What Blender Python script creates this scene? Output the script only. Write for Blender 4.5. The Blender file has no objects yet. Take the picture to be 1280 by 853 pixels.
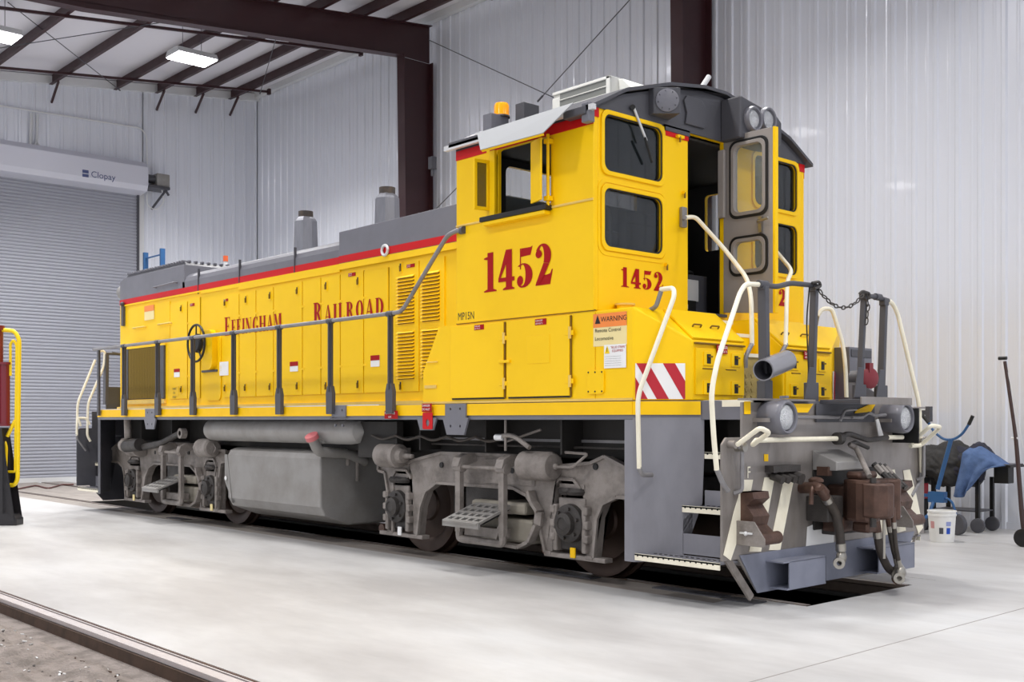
import bpy, bmesh, math, random
from mathutils import Vector, Matrix
random.seed(7)
R = math.radians
S = bpy.context.scene
COL = S.collection

# ------------------------------------------------------------------ camera, world, exposure
F = 1371.0; HOR = 525.0
CX, CY, CZ = 6.13, -7.97, 1.40
YAW = math.atan(1244 / F)
sn, cs = math.sin(YAW), math.cos(YAW)
FW = Vector((-cs, sn, 0)); RT = Vector((sn, cs, 0))
cam_d = bpy.data.cameras.new('camera'); cam = bpy.data.objects.new('camera', cam_d); COL.objects.link(cam)
cam_d.sensor_width = 36; cam_d.lens = F / 1280 * 36
cam_d.shift_y = (HOR - 426.5) / 1280
cam.location = (CX, CY, CZ)
cam.rotation_euler = (R(90), 0, math.atan2(-FW.x, FW.y))
cam_d.clip_start = .05; cam_d.clip_end = 200
S.camera = cam
S.view_settings.view_transform = 'Standard'
S.view_settings.look = 'None'
S.view_settings.gamma = 1.0
S.view_settings.use_curve_mapping = False
S.view_settings.exposure = 0.17
W = bpy.data.worlds.new('hall_ambience'); S.world = W; W.use_nodes = True
W.node_tree.nodes['Background'].inputs[0].default_value = (.93, .95, 1.0, 1)
W.node_tree.nodes['Background'].inputs[1].default_value = 0.80

LAMP_W = 125.0
def lamp(name, loc, size, power, spread=150, tilt=(0, 0, 0), col=(1, .985, .96), parent=None):
    d = bpy.data.lights.new(name, 'AREA'); d.shape = 'RECTANGLE'; d.size, d.size_y = size
    d.energy = power; d.color = col; d.spread = R(spread)
    o = bpy.data.objects.new(name, d); COL.objects.link(o); o.location = loc; o.rotation_euler = tilt
    if parent: setpar(o, parent)
    return o

# pixel of the 1280x853 photograph -> point on a plane of the place (used to survey sizes)
def ray(px, py):
    r = (px - 640) / F
    return FW + RT * r + Vector((0, 0, (HOR - py) / F))
def qY(px, py, Y): d = ray(px, py); return Vector((CX, CY, CZ)) + d * ((Y - CY) / d.y)
def qX(px, py, X): d = ray(px, py); return Vector((CX, CY, CZ)) + d * ((X - CX) / d.x)
def qZ(px, py, Z): d = ray(px, py); return Vector((CX, CY, CZ)) + d * ((Z - CZ) / d.z)

# ------------------------------------------------------------------ materials
def lin(c):
    return tuple(((v / 255) / 12.92 if v / 255 <= .04045 else ((v / 255 + .055) / 1.055) ** 2.4) for v in c) + (1,)
MATS = {}
def mat(name, rgb, rough=.5, metal=0, dirt=0.0, dcol=(70, 60, 50), scale=3.0, bump=0.0, spec=.5, stretch=(1, 1, 1), coat=0):
    if name in MATS: return MATS[name]
    m = bpy.data.materials.new(name); m.use_nodes = True; MATS[name] = m
    nt = m.node_tree; b = nt.nodes['Principled BSDF']
    b.inputs['Base Color'].default_value = lin(rgb); b.inputs['Roughness'].default_value = rough
    b.inputs['Metallic'].default_value = metal; b.inputs['Specular IOR Level'].default_value = spec
    b.inputs['Coat Weight'].default_value = coat
    if dirt or bump:
        tc = nt.nodes.new('ShaderNodeTexCoord'); mp = nt.nodes.new('ShaderNodeMapping')
        mp.inputs['Scale'].default_value = stretch
        nt.links.new(tc.outputs['Object'], mp.inputs['Vector'])
        n = nt.nodes.new('ShaderNodeTexNoise'); n.inputs['Scale'].default_value = scale; n.inputs['Detail'].default_value = 6
        n.inputs['Roughness'].default_value = .62
        nt.links.new(mp.outputs[0], n.inputs['Vector'])
        if dirt:
            cr = nt.nodes.new('ShaderNodeValToRGB')
            cr.color_ramp.elements[0].position = .42; cr.color_ramp.elements[1].position = .75
            nt.links.new(n.outputs['Fac'], cr.inputs[0])
            mul = nt.nodes.new('ShaderNodeMath'); mul.operation = 'MULTIPLY'; mul.inputs[1].default_value = dirt
            nt.links.new(cr.outputs[0], mul.inputs[0])
            mx = nt.nodes.new('ShaderNodeMix'); mx.data_type = 'RGBA'
            mx.inputs[6].default_value = lin(rgb); mx.inputs[7].default_value = lin(dcol)
            nt.links.new(mul.outputs[0], mx.inputs[0]); nt.links.new(mx.outputs[2], b.inputs['Base Color'])
            ra = nt.nodes.new('ShaderNodeMath'); ra.operation = 'MULTIPLY_ADD'; ra.inputs[1].default_value = .25; ra.inputs[2].default_value = rough - .08
            nt.links.new(n.outputs['Fac'], ra.inputs[0]); nt.links.new(ra.outputs[0], b.inputs['Roughness'])
        if bump:
            n2 = nt.nodes.new('ShaderNodeTexNoise'); n2.inputs['Scale'].default_value = scale * 9; n2.inputs['Detail'].default_value = 4
            nt.links.new(mp.outputs[0], n2.inputs['Vector'])
            bp = nt.nodes.new('ShaderNodeBump'); bp.inputs['Strength'].default_value = bump; bp.inputs['Distance'].default_value = .02
            nt.links.new(n2.outputs['Fac'], bp.inputs['Height']); nt.links.new(bp.outputs[0], b.inputs['Normal'])
    return m
YEL = mat('yellow_paint', (254, 206, 0), .42, dirt=.14, dcol=(214, 156, 0), scale=1.3, spec=.28, coat=.04)
YEL2 = mat('band_yellow', (254, 202, 0), .45, spec=.3, dirt=.15, dcol=(200, 150, 20), scale=4)
YELT = mat('weathered_yellow', (232, 196, 96), .5, dirt=.5, dcol=(200, 170, 110), scale=6)
GRY = mat('grey_paint', (112, 112, 120), .38, dirt=.25, dcol=(84, 82, 86), scale=2.5, coat=.1)
PLT = mat('plate_grey', (134, 134, 142), .36, dirt=.5, dcol=(98, 96, 102), scale=2.0, stretch=(1, 1, .5), coat=.12)
DGR = mat('dark_grey_paint', (74, 74, 80), .4, dirt=.2, dcol=(50, 50, 52), scale=4)
PIL = mat('pilot_sheet', (146, 140, 136), .33, metal=.35, dirt=.8, dcol=(96, 88, 80), scale=2.2, stretch=(1, 1, .45))
PLW = mat('plow_blue_grey', (126, 130, 146), .42, dirt=.5, dcol=(96, 98, 110), scale=3)
TRK = mat('truck_grey', (140, 133, 128), .5, dirt=.8, dcol=(78, 70, 64), scale=5, bump=.25)
TRD = mat('truck_dark', (58, 54, 52), .5, dirt=.6, dcol=(28, 26, 25), scale=8, bump=.2)
UND = mat('underframe_dark', (36, 33, 31), .6, dirt=.6, dcol=(34, 32, 30), scale=5)
BLK = mat('black', (20, 20, 21), .5)
BLR = mat('rubber', (52, 46, 42), .55, dirt=.4, dcol=(90, 80, 70), scale=12)
TNK = mat('tank_grey', (150, 148, 146), .45, metal=.2, dirt=.55, dcol=(112, 106, 96), scale=2.2)
RST = mat('rust_cast', (96, 72, 62), .4, metal=.4, dirt=.9, dcol=(54, 40, 35), scale=6, bump=.12)
WHL = mat('wheel_steel', (70, 54, 46), .4, metal=.5, dirt=.6, dcol=(60, 46, 38), scale=6)
CRM = mat('cream_paint', (240, 234, 214), .4, dirt=.25, dcol=(200, 186, 150), scale=9)
WHT = mat('white_paint', (240, 240, 240), .4)
RED = mat('red_stripe', (200, 16, 22), .45, spec=.25)
LET = mat('maroon_letters', (166, 8, 14), .5, spec=.2)
MAR = mat('maroon_steel', (54, 23, 27), .42, dirt=.3, dcol=(40, 20, 24), scale=3, coat=.1)
AMB = mat('amber', (255, 160, 0), .2)
CHR = mat('bright_metal', (168, 164, 156), .3, metal=.9)
HDR = mat('handrail_grey', (140, 138, 140), .35, metal=.3, dirt=.3, dcol=(80, 78, 76), scale=8)
DOR = mat('door_grey', (152, 146, 142), .38, dirt=.35, dcol=(120, 112, 106), scale=2.4)
ALU = mat('aluminium', (216, 217, 218), .4, metal=.25)
ACW = mat('ac_white', (222, 222, 216), .5)
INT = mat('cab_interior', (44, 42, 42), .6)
WARN = mat('warning_orange', (246, 140, 60), .5)
BUF = mat('sticker_cream', (240, 222, 160), .5)
BLU = mat('blue_paint', (44, 88, 136), .4, dirt=.2, dcol=(30, 60, 90), scale=10)
DEN = mat('denim', (84, 108, 150), .85, dirt=.6, dcol=(56, 76, 112), scale=14, bump=.2)
JKT = mat('black_cloth', (50, 49, 49), .72, dirt=.4, dcol=(38, 38, 40), scale=5, bump=.15)
NAV = mat('navy_cloth', (40, 40, 54), .8, scale=5, bump=.15)
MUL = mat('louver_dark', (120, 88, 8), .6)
HIV = mat('safety_yellow', (250, 214, 10), .4)
BUK = mat('bucket_plastic', (238, 238, 236), .4)

def glass(name, tint, alpha, rough=.03):
    m = bpy.data.materials.new(name); m.use_nodes = True; nt = m.node_tree
    b = nt.nodes['Principled BSDF']; b.inputs['Base Color'].default_value = lin(tint); b.inputs['Roughness'].default_value = rough
    b.inputs['Specular IOR Level'].default_value = .8
    b.inputs['Alpha'].default_value = alpha
    MATS[name] = m; return m
GLS = glass('tinted_glass', (26, 32, 35), .62)
CLR = glass('clear_glass', (150, 160, 158), .3)
LNS = mat('lamp_lens', (232, 235, 238), .12, metal=.55, dirt=.35, dcol=(70, 72, 76), bump=.9, scale=16)

def emit(name, col, s):
    m = bpy.data.materials.new(name); m.use_nodes = True; nt = m.node_tree
    b = nt.nodes['Principled BSDF']; b.inputs['Emission Color'].default_value = col; b.inputs['Emission Strength'].default_value = s
    b.inputs['Base Color'].default_value = (1, 1, 1, 1)
    MATS[name] = m; return m
LAMPM = emit('lit_lens', (1, .98, 1, 1), 14.0)

# ------------------------------------------------------------------ mesh builder
class MB:
    def __init__(s): s.v = []; s.f = []; s.m = []; s.mats = []; s.sm = []
    def mi(s, m):
        if m not in s.mats: s.mats.append(m)
        return s.mats.index(m)
    def add(s, vs, fs, m, smooth=False):
        k = len(s.v); s.v += [tuple(v) for v in vs]; i = s.mi(m)
        for f in fs: s.f.append([k + a for a in f]); s.m.append(i); s.sm.append(smooth)
    def box(s, x0, x1, y0, y1, z0, z1, m):
        if x0 > x1: x0, x1 = x1, x0
        if y0 > y1: y0, y1 = y1, y0
        if z0 > z1: z0, z1 = z1, z0
        vs = [(x, y, z) for z in (z0, z1) for y in (y0, y1) for x in (x0, x1)]
        s.add(vs, [(0, 2, 3, 1), (4, 5, 7, 6), (0, 1, 5, 4), (2, 6, 7, 3), (0, 4, 6, 2), (1, 3, 7, 5)], m)
    def obox(s, c, ax, ay, az, m):      # centre and three half-axis vectors
        c, ax, ay, az = map(Vector, (c, ax, ay, az))
        vs = [c + ax * i + ay * j + az * k for k in (-1, 1) for j in (-1, 1) for i in (-1, 1)]
        s.add(vs, [(0, 2, 3, 1), (4, 5, 7, 6), (0, 1, 5, 4), (2, 6, 7, 3), (0, 4, 6, 2), (1, 3, 7, 5)], m)
    def beam(s, p, q, w, h, m, up=(0, 0, 1)):
        p, q = Vector(p), Vector(q); d = (q - p); L = d.length; d.normalize(); up = Vector(up)
        if abs(d.dot(up)) > .98: up = Vector((0, 1, 0))
        a = d.cross(up).normalized(); b = a.cross(d).normalized()
        s.obox((p + q) / 2, d * L / 2, a * w / 2, b * h / 2, m)
    def prism(s, pts, ext, m, smooth=False):     # planar 3D polygon, extruded by the vector ext
        n = len(pts); pts = [Vector(p) for p in pts]; e = Vector(ext)
        nrm = Vector((0, 0, 0))
        for i in range(n): nrm += pts[i].cross(pts[(i + 1) % n])
        if nrm.dot(e) > 0: pts.reverse()
        vs = pts + [p + e for p in pts]
        bm = bmesh.new(); bv = [bm.verts.new(p) for p in pts]
        f = bm.faces.new(bv); r = bmesh.ops.triangulate(bm, faces=[f]); bm.verts.index_update()
        tris = [[v.index for v in f.verts] for f in bm.faces]; bm.free()
        fs = [t for t in tris] + [[a + n for a in reversed(t)] for t in tris]
        fs += [(i, i + n, (i + 1) % n + n, (i + 1) % n)[::-1] for i in range(n)]
        s.add(vs, fs, m, smooth)
    def sheet(s, outer, holes, ext, m):          # plate with openings
        bm = bmesh.new(); loops = [outer] + list(holes); e = Vector(ext); eds = []; lv = []
        for lp in loops:
            vs = [bm.verts.new(Vector(p)) for p in lp]; lv.append(vs)
            for i in range(len(vs)): eds.append(bm.edges.new((vs[i], vs[(i + 1) % len(vs)])))
        bmesh.ops.triangle_fill(bm, use_beauty=True, use_dissolve=False, edges=eds)
        bm.verts.index_update(); n = len(bm.verts)
        vs = [v.co.copy() for v in bm.verts]; tris = [[v.index for v in f.verts] for f in bm.faces]
        lid = [[v.index for v in l] for l in lv]; bm.free()
        fs = tris + [[a + n for a in reversed(t)] for t in tris]
        for l in lid:
            for i in range(len(l)): a, b = l[i], l[(i + 1) % len(l)]; fs.append((a, b, b + n, a + n))
        s.add(vs + [v + e for v in vs], fs, m)
    def cyl(s, p, q, r, m, r2=None, n=20, caps=True, smooth=True):
        p, q = Vector(p), Vector(q); d = (q - p).normalized(); r2 = r if r2 is None else r2
        up = Vector((0, 0, 1)) if abs(d.z) < .9 else Vector((1, 0, 0))
        a = d.cross(up).normalized(); b = d.cross(a)
        vs = []
        for c, rr in ((p, r), (q, r2)):
            vs += [c + (a * math.cos(2 * math.pi * i / n) + b * math.sin(2 * math.pi * i / n)) * rr for i in range(n)]
        s.add(vs, [(i, (i + 1) % n, (i + 1) % n + n, i + n) for i in range(n)], m, smooth)
        if caps: s.add(vs, [list(range(n))[::-1], [i + n for i in range(n)]], m)
    def lathe(s, prof, org, axis, m, n=28, smooth=True):   # prof: (along, radius)
        org = Vector(org); d = Vector(axis).normalized(); up = Vector((0, 0, 1)) if abs(d.z) < .9 else Vector((1, 0, 0))
        a = d.cross(up).normalized(); b = d.cross(a); vs = []
        for t, r in prof:
            vs += [org + d * t + (a * math.cos(2 * math.pi * i / n) + b * math.sin(2 * math.pi * i / n)) * max(r, 1e-4) for i in range(n)]
        fs = [(k * n + i, k * n + (i + 1) % n, (k + 1) * n + (i + 1) % n, (k + 1) * n + i) for k in range(len(prof) - 1) for i in range(n)]
        s.add(vs, fs, m, smooth)
    def tube(s, pts, r, m, n=12, bend=.06, seg=5):
        pts = [Vector(p) for p in pts]; P = [pts[0]]
        for i in range(1, len(pts) - 1):
            a, b, c = pts[i - 1], pts[i], pts[i + 1]
            d1 = (a - b); d2 = (c - b); k = min(bend, d1.length * .45, d2.length * .45)
            if k < 1e-4: P.append(b); continue
            s1 = b + d1.normalized() * k; s2 = b + d2.normalized() * k
            for j in range(seg + 1):
                t = j / seg; P.append(s1 * (1 - t) ** 2 + b * 2 * t * (1 - t) + s2 * t * t)
        P.append(pts[-1])
        rs = r if isinstance(r, (list, tuple)) else None
        d = (P[1] - P[0]).normalized(); up = Vector((0, 0, 1)) if abs(d.z) < .9 else Vector((1, 0, 0))
        a = d.cross(up).normalized(); vs = []
        for i, p in enumerate(P):
            t = ((P[min(i + 1, len(P) - 1)] - P[max(i - 1, 0)])).normalized()
            a = (a - t * a.dot(t)).normalized(); b = t.cross(a)
            rr = r if rs is None else rs[0] + (rs[1] - rs[0]) * i / (len(P) - 1)
            vs += [p + (a * math.cos(2 * math.pi * j / n) + b * math.sin(2 * math.pi * j / n)) * rr for j in range(n)]
        k = len(P)
        s.add(vs, [(i * n + j, i * n + (j + 1) % n, (i + 1) * n + (j + 1) % n, (i + 1) * n + j) for i in range(k - 1) for j in range(n)], m, True)
        s.add(vs, [list(range(n))[::-1], [(k - 1) * n + j for j in range(n)]], m)
    def ball(s, c, r, m, n=14, sc=(1, 1, 1)):
        c = Vector(c); k = n // 2; prof = [(-math.cos(math.pi * i / k), math.sin(math.pi * i / k)) for i in range(k + 1)]
        vs = []
        for t, q in prof:
            vs += [c + Vector((math.cos(2 * math.pi * i / n) * max(q, 1e-3) * r * sc[0], math.sin(2 * math.pi * i / n) * max(q, 1e-3) * r * sc[1], t * r * sc[2])) for i in range(n)]
        s.add(vs, [(a * n + i, a * n + (i + 1) % n, (a + 1) * n + (i + 1) % n, (a + 1) * n + i) for a in range(k) for i in range(n)], m, True)
    def build(s, name, parent=None, bevel=0, label=None, fix=True):
        me = bpy.data.meshes.new(name); me.from_pydata(s.v, [], s.f)
        for m in s.mats: me.materials.append(m)
        for p, i, sm in zip(me.polygons, s.m, s.sm): p.material_index = i; p.use_smooth = sm
        bm = bmesh.new(); bm.from_mesh(me)
        if fix: bmesh.ops.recalc_face_normals(bm, faces=bm.faces)
        bm.to_mesh(me); bm.free(); me.update()
        if any(s.sm): me.set_sharp_from_angle(angle=R(38))
        o = bpy.data.objects.new(name, me); COL.objects.link(o)
        if bevel:
            b = o.modifiers.new('bevel', 'BEVEL'); b.width = bevel; b.segments = 2; b.limit_method = 'ANGLE'; b.angle_limit = R(40)
        if parent: setpar(o, parent)
        if label: o['label'] = label
        return o
def world_of(o):
    M = o.matrix_basis.copy()
    if o.parent: M = world_of(o.parent) @ o.matrix_parent_inverse @ M
    return M
def setpar(o, p):
    o.parent = p; o.matrix_parent_inverse = world_of(p).inverted()
def thing(name, loc, label, cat, group=None):
    o = bpy.data.objects.new(name, None); COL.objects.link(o); o.location = loc; o.empty_display_size = .2
    o['label'] = label; o['category'] = cat
    if group: o['group'] = group
    return o
def tag(o, label, cat, group=None):
    o['label'] = label; o['category'] = cat
    if group: o['group'] = group
    return o
def struct(mb, name, **k):
    o = mb.build(name, **k); o['kind'] = 'structure'; return o
def rrect(x0, x1, z0, z1, r, n=5):
    P = []
    for cx, cz, a in ((x1 - r, z1 - r, 0), (x0 + r, z1 - r, 90), (x0 + r, z0 + r, 180), (x1 - r, z0 + r, 270)):
        for i in range(n + 1): t = R(a + 90 * i / n); P.append((cx + r * math.cos(t), cz + r * math.sin(t)))
    return P
XZ = lambda pts, Y: [Vector((a, Y, b)) for a, b in pts]
YZ = lambda pts, X: [Vector((X, a, b)) for a, b in pts]
def font(mb, txt, size, frame, m, depth=.002, align='LEFT', sx=1.0):
    """flat lettering: frame = (origin, right vector, up vector)"""
    c = bpy.data.curves.new('t', 'FONT'); c.body = txt; c.size = size; c.align_x = align; c.resolution_u = 3
    o = bpy.data.objects.new('t', c); COL.objects.link(o)
    dg = bpy.context.evaluated_depsgraph_get(); me = bpy.data.meshes.new_from_object(o.evaluated_get(dg))
    og, rt, up = map(Vector, frame); nn = rt.cross(up).normalized()
    vs = [og + rt * v.co.x * sx + up * v.co.y + nn * depth for v in me.vertices]
    mb.add(vs, [list(p.vertices) for p in me.polygons], m)
    bpy.data.objects.remove(o); bpy.data.curves.remove(c); bpy.data.meshes.remove(me)

# ------------------------------------------------------------------ glyphs of the painted serif lettering (unit height)
def arcp(cx, cy, rx, ry, a0, a1, n=14):
    return [(cx + rx * math.cos(R(a0 + (a1 - a0) * i / n)), cy + ry * math.sin(R(a0 + (a1 - a0) * i / n))) for i in range(n + 1)]
def cres(c, ro, ci, ri, a0, a1): return ('strip', arcp(*c, *ro, a0, a1), arcp(*ci, *ri, a0, a1))
def rc(x0, x1, y0, y1): return [(x0, y0), (x1, y0), (x1, y1), (x0, y1)]
def stem(x, w=.2, s=.06): return [rc(x, x + w, 0, 1), rc(x - s, x + w + s, 0, .045), rc(x - s, x + w + s, .955, 1)]
G = {
 '1': (.50, [rc(.14, .38, 0, 1), [(.0, .0), (.52, 0), (.52, .03), (.38, .07), (.14, .07), (.0, .03)], [(.0, .84), (.14, .82), (.38, 1.0), (.30, 1.0), (.16, .90), (.0, .875)]]),
 '4': (.64, [rc(.30, .54, 0, 1), [(.18, .0), (.64, 0), (.64, .03), (.54, .07), (.30, .07), (.18, .03)], [(.30, 1), (.54, 1), (.08, .30), (.0, .30)], rc(0, .64, .21, .31)]),
 '5': (.62, [[(.13, .76), (.52, .78), (.60, 1.0), (.52, .97), (.16, .97)], rc(.11, .15, .46, .97),
            cres((.24, .30), (.36, .30), (.21, .31), (.12, .26), -95, 128), arcp(.12, .18, .12, .12, 0, 350), cres((.2, .17), (.2, .17), (.22, .19), (.14, .15), 180, 290)]),
 '2': (.64, [cres((.28, .70), (.30, .30), (.22, .70), (.10, .25), -40, 150), arcp(.12, .76, .12, .10, 0, 350),
            [(.51, .50), (.30, .53), (.02, .06), (.0, .0), (.16, .06), (.32, .22)],
            [(.0, 0), (.54, 0), (.64, .36), (.60, .36), (.54, .26), (.42, .24), (.14, .24), (.0, .04)]]),
 'E': (.62, stem(.06) + [rc(.2, .56, .955, 1), rc(.2, .56, 0, .045), rc(.2, .44, .48, .53), [(.56, 1), (.56, .74), (.50, .955)], [(.58, 0), (.58, .30), (.50, .045)], rc(.42, .45, .38, .63)]),
 'F': (.58, stem(.06) + [rc(.2, .54, .955, 1), rc(.2, .42, .48, .53), [(.54, 1), (.54, .70), (.48, .955)], rc(.40, .43, .38, .63)]),
 'I': (.36, stem(.08)),
 'N': (.76, [rc(.10, .14, 0, 1), rc(.02, .24, 0, .045), rc(.62, .66, 0, 1), rc(.54, .74, .955, 1), [(.02, 1), (.26, 1), (.66, 0), (.52, 0)]]),
 'G': (.74, [cres((.36, .5), (.34, .51), (.42, .5), (.18, .46), 60, 300), rc(.50, .68, .05, .40), rc(.44, .74, .38, .42), [(.52, .96), (.62, 1), (.62, .68), (.54, .84)], rc(.30, .60, 0, .05)]),
 'H': (.80, stem(.06) + stem(.52) + [rc(.2, .56, .48, .53)]),
 'A': (.74, [[(.34, 1), (.42, 1), (.68, 0), (.46, 0)], [(.34, 1), (.38, .92), (.12, 0), (.07, 0)], rc(.0, .22, 0, .045), rc(.40, .74, 0, .045), rc(.15, .52, .28, .33)]),
 'M': (.92, [rc(.08, .12, 0, 1), rc(.0, .22, 0, .045), [(.02, 1), (.24, 1), (.48, .1), (.42, 0)], [(.42, 0), (.47, .12), (.68, 1), (.62, 1)]] + stem(.64)),
 'R': (.72, stem(.06) + [cres((.26, .74), (.30, .26), (.26, .74), (.12, .215), -90, 90), rc(.2, .27, .48, .53), rc(.2, .27, .955, 1), [(.28, .5), (.44, .5), (.62, .04), (.70, .0), (.50, 0)]]),
 'L': (.60, stem(.06) + [rc(.2, .54, 0, .045), [(.56, 0), (.56, .32), (.46, .045)]]),
 'O': (.74, [cres((.36, .5), (.33, .51), (.36, .5), (.14, .45), 90, 270), cres((.36, .5), (.33, .51), (.36, .5), (.14, .45), -90, 90)]),
 'D': (.76, stem(.06) + [cres((.28, .5), (.40, .5), (.28, .5), (.20, .45), -90, 90), rc(.2, .3, 0, .045), rc(.2, .3, .955, 1)]),
}
def fill(pts):
    bm = bmesh.new(); f = bm.faces.new([bm.verts.new(p) for p in pts]); bmesh.ops.triangulate(bm, faces=[f]); bm.verts.index_update()
    r = ([v.co.copy() for v in bm.verts], [[v.index for v in f.verts] for f in bm.faces]); bm.free(); return r
def lettering(mb, txt, org, rt, up, m, hs, xs=1.0, gap=.06, width=None, depth=.003):
    """hs: list of heights per character; width: total width the word is set to"""
    org, rt, up = map(Vector, (org, rt, up)); nn = rt.cross(up).normalized()
    tot = sum(G[c][0] * h + gap * h for c, h in zip(txt, hs)) - gap * hs[-1]
    k = (width / tot) if width else xs
    x = 0; j = 0
    for c, h in zip(txt, hs):
        for poly in G[c][1]:
            j += 1; T = lambda a, b: org + rt * (x + a * h * k) + up * (b * h) + nn * (.0015 + .0005 * (j % 8))
            if poly[0] == 'strip':
                o_, i_ = poly[1:]; n = len(o_)
                mb.add([T(*p) for p in o_] + [T(*p) for p in i_], [(q, q + 1, q + 1 + n, q + n) for q in range(n - 1)], m)
            else:
                mb.add(*fill([T(*p) for p in poly]), m)
        x += (G[c][0] + gap) * h * k

# ================================================================== THE HALL
XE, YW = -19.2, 6.15                       # end wall, side wall
roofz = lambda y: 9.04 + (y + .13) * .121   # single-pitch roof, high along the side wall
def ribs(L, period=.3048, d=.026):
    """profile (distance, offset) of ribbed metal cladding"""
    P = []; x = 0
    while x < L:
        P += [(x, 0), (x + .11, 0), (x + .125, .005), (x + .145, .005), (x + .16, 0), (x + .215, 0), (x + .235, d), (x + .285, d), (x + period, 0)]
        x += period
    return [(min(a, L), b) for a, b in P]
def cladding(mb, org, dirv, nrm, L, z0, ztop, m):
    org, dirv, nrm = map(Vector, (org, dirv, nrm)); P = ribs(L)
    vs = []
    for a, b in P:
        p = org + dirv * a + nrm * b
        vs += [(p.x, p.y, z0), (p.x, p.y, ztop(p) if callable(ztop) else ztop)]
    n = len(P)
    mb.add(vs, [(2 * i, 2 * i + 2, 2 * i + 3, 2 * i + 1) for i in range(n - 1)], m)
CLAD = mat('white_cladding', (228, 231, 240), .27, metal=.15, bump=.06, scale=.6, coat=.25)
mb = MB(); cladding(mb, (XE, YW, 0), (1, 0, 0), (0, -1, 0), 30.5, 0, lambda p: roofz(YW), CLAD)
mb.box(XE, 11.3, YW - .015, YW + .02, 0, .09, CLAD)
struct(mb, 'wall_right')
DY1 = 2.98; DTOP = 6.9
mb = MB(); cladding(mb, (XE, DY1 + .12, 0), (0, 1, 0), (1, 0, 0), YW - DY1 - .12, 0, lambda p: roofz(p.y), CLAD)
cladding(mb, (XE, -14, 7.3), (0, 1, 0), (1, 0, 0), DY1 + .12 + 14, 7.3, lambda p: roofz(p.y), CLAD)
struct(mb, 'wall_end')
mb = MB(); mb.box(XE + .0, XE + .07, DY1, DY1 + .13, 0, 7.45, ALU); mb.box(XE, XE + .1, DY1 - .05, DY1 + .0, 0, 6.9, DGR)
struct(mb, 'trim_1', bevel=.005)

CEIL = mat('ceiling_liner', (226, 224, 230), .6, bump=.35, scale=.5)
mb = MB()
mb.prism([(XE, -14, roofz(-14)), (11.5, -14, roofz(-14)), (11.5, YW, roofz(YW)), (XE, YW, roofz(YW))], (0, 0, .08), CEIL)
for x in (-17.4, -15.6, -13.8, -10.2, -8.4): mb.box(x, x + .03, -14, YW, 0, .01, CEIL) if False else None
struct(mb, 'ceiling')

# floor
FLR = bpy.data.materials.new('polished_concrete'); FLR.use_nodes = True
nt = FLR.node_tree; b = nt.nodes['Principled BSDF']; L_ = nt.links
tc = nt.nodes.new('ShaderNodeTexCoord')
def noise(scale, detail, rough=.6, stretch=(1, 1, 1)):
    mp = nt.nodes.new('ShaderNodeMapping'); mp.inputs['Scale'].default_value = stretch; L_.new(tc.outputs['Object'], mp.inputs[0])
    n = nt.nodes.new('ShaderNodeTexNoise'); n.inputs['Scale'].default_value = scale; n.inputs['Detail'].default_value = detail; n.inputs['Roughness'].default_value = rough
    L_.new(mp.outputs[0], n.inputs[0]); return n
def ramp(fac, stops):
    r = nt.nodes.new('ShaderNodeValToRGB'); e = r.color_ramp.elements
    e[0].position, e[0].color = stops[0]; e[1].position, e[1].color = stops[-1]
    for p, c in stops[1:-1]: k = e.new(p); k.color = c
    L_.new(fac, r.inputs[0]); return r
n1 = noise(.45, 5, stretch=(.6, 1.3, 1)); r1 = ramp(n1.outputs[0], [(.38, lin((176, 174, 173))), (.52, lin((194, 193, 192))), (.7, lin((208, 209, 210)))])
n2 = noise(2.6, 8, .7, (.5, 1.4, 1)); r2 = ramp(n2.outputs[0], [(.3, (.86, .86, .865, 1)), (.6, (1, 1, 1, 1))])
mx = nt.nodes.new('ShaderNodeMix'); mx.data_type = 'RGBA'; mx.blend_type = 'MULTIPLY'; mx.inputs[0].default_value = .8
L_.new(r1.outputs[0], mx.inputs[6]); L_.new(r2.outputs[0], mx.inputs[7])
n3 = noise(1.1, 3, .5, (2.2, .8, 1)); r3 = ramp(n3.outputs[0], [(.72, (1, 1, 1, 1)), (.76, (.8, .79, .78, 1))])
mx2 = nt.nodes.new('ShaderNodeMix'); mx2.data_type = 'RGBA'; mx2.blend_type = 'MULTIPLY'; mx2.inputs[0].default_value = .6
L_.new(mx.outputs[2], mx2.inputs[6]); L_.new(r3.outputs[0], mx2.inputs[7]); L_.new(mx2.outputs[2], b.inputs['Base Color'])
b.inputs['Roughness'].default_value = .42; b.inputs['Specular IOR Level'].default_value = .35
bp = nt.nodes.new('ShaderNodeBump'); bp.inputs['Strength'].default_value = .05; L_.new(n2.outputs[0], bp.inputs['Height']); L_.new(bp.outputs[0], b.inputs['Normal'])
JNT = mat('joint_dark', (140, 136, 132), .7)
STR = mat('track_slab', (150, 143, 137), .5, dirt=.6, dcol=(112, 104, 98), scale=3, stretch=(.5, 2, 1))
PX = 1.53; PW = .66                       # pit end and half width between the rails
mb = MB()
for x0, x1, y0, y1 in ((XE, PX, 1.2, YW), (XE, PX, -5.03, -1.2), (PX, 11.5, -5.03, YW)):
    mb.box(x0, x1, y0, y1, -.3, 0, FLR)
mb.box(2.648, 2.656, -5.03, YW, -.004, .0012, JNT)
struct(mb, 'floor')
mb = MB()
for y0, y1 in ((-1.2, -.80), (.80, 1.2)):
    mb.box(XE, .95, y0, y1, -.3, -.004, STR); mb.box(.95, PX, y0, y1, -.3, -.002, FLR)
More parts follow.
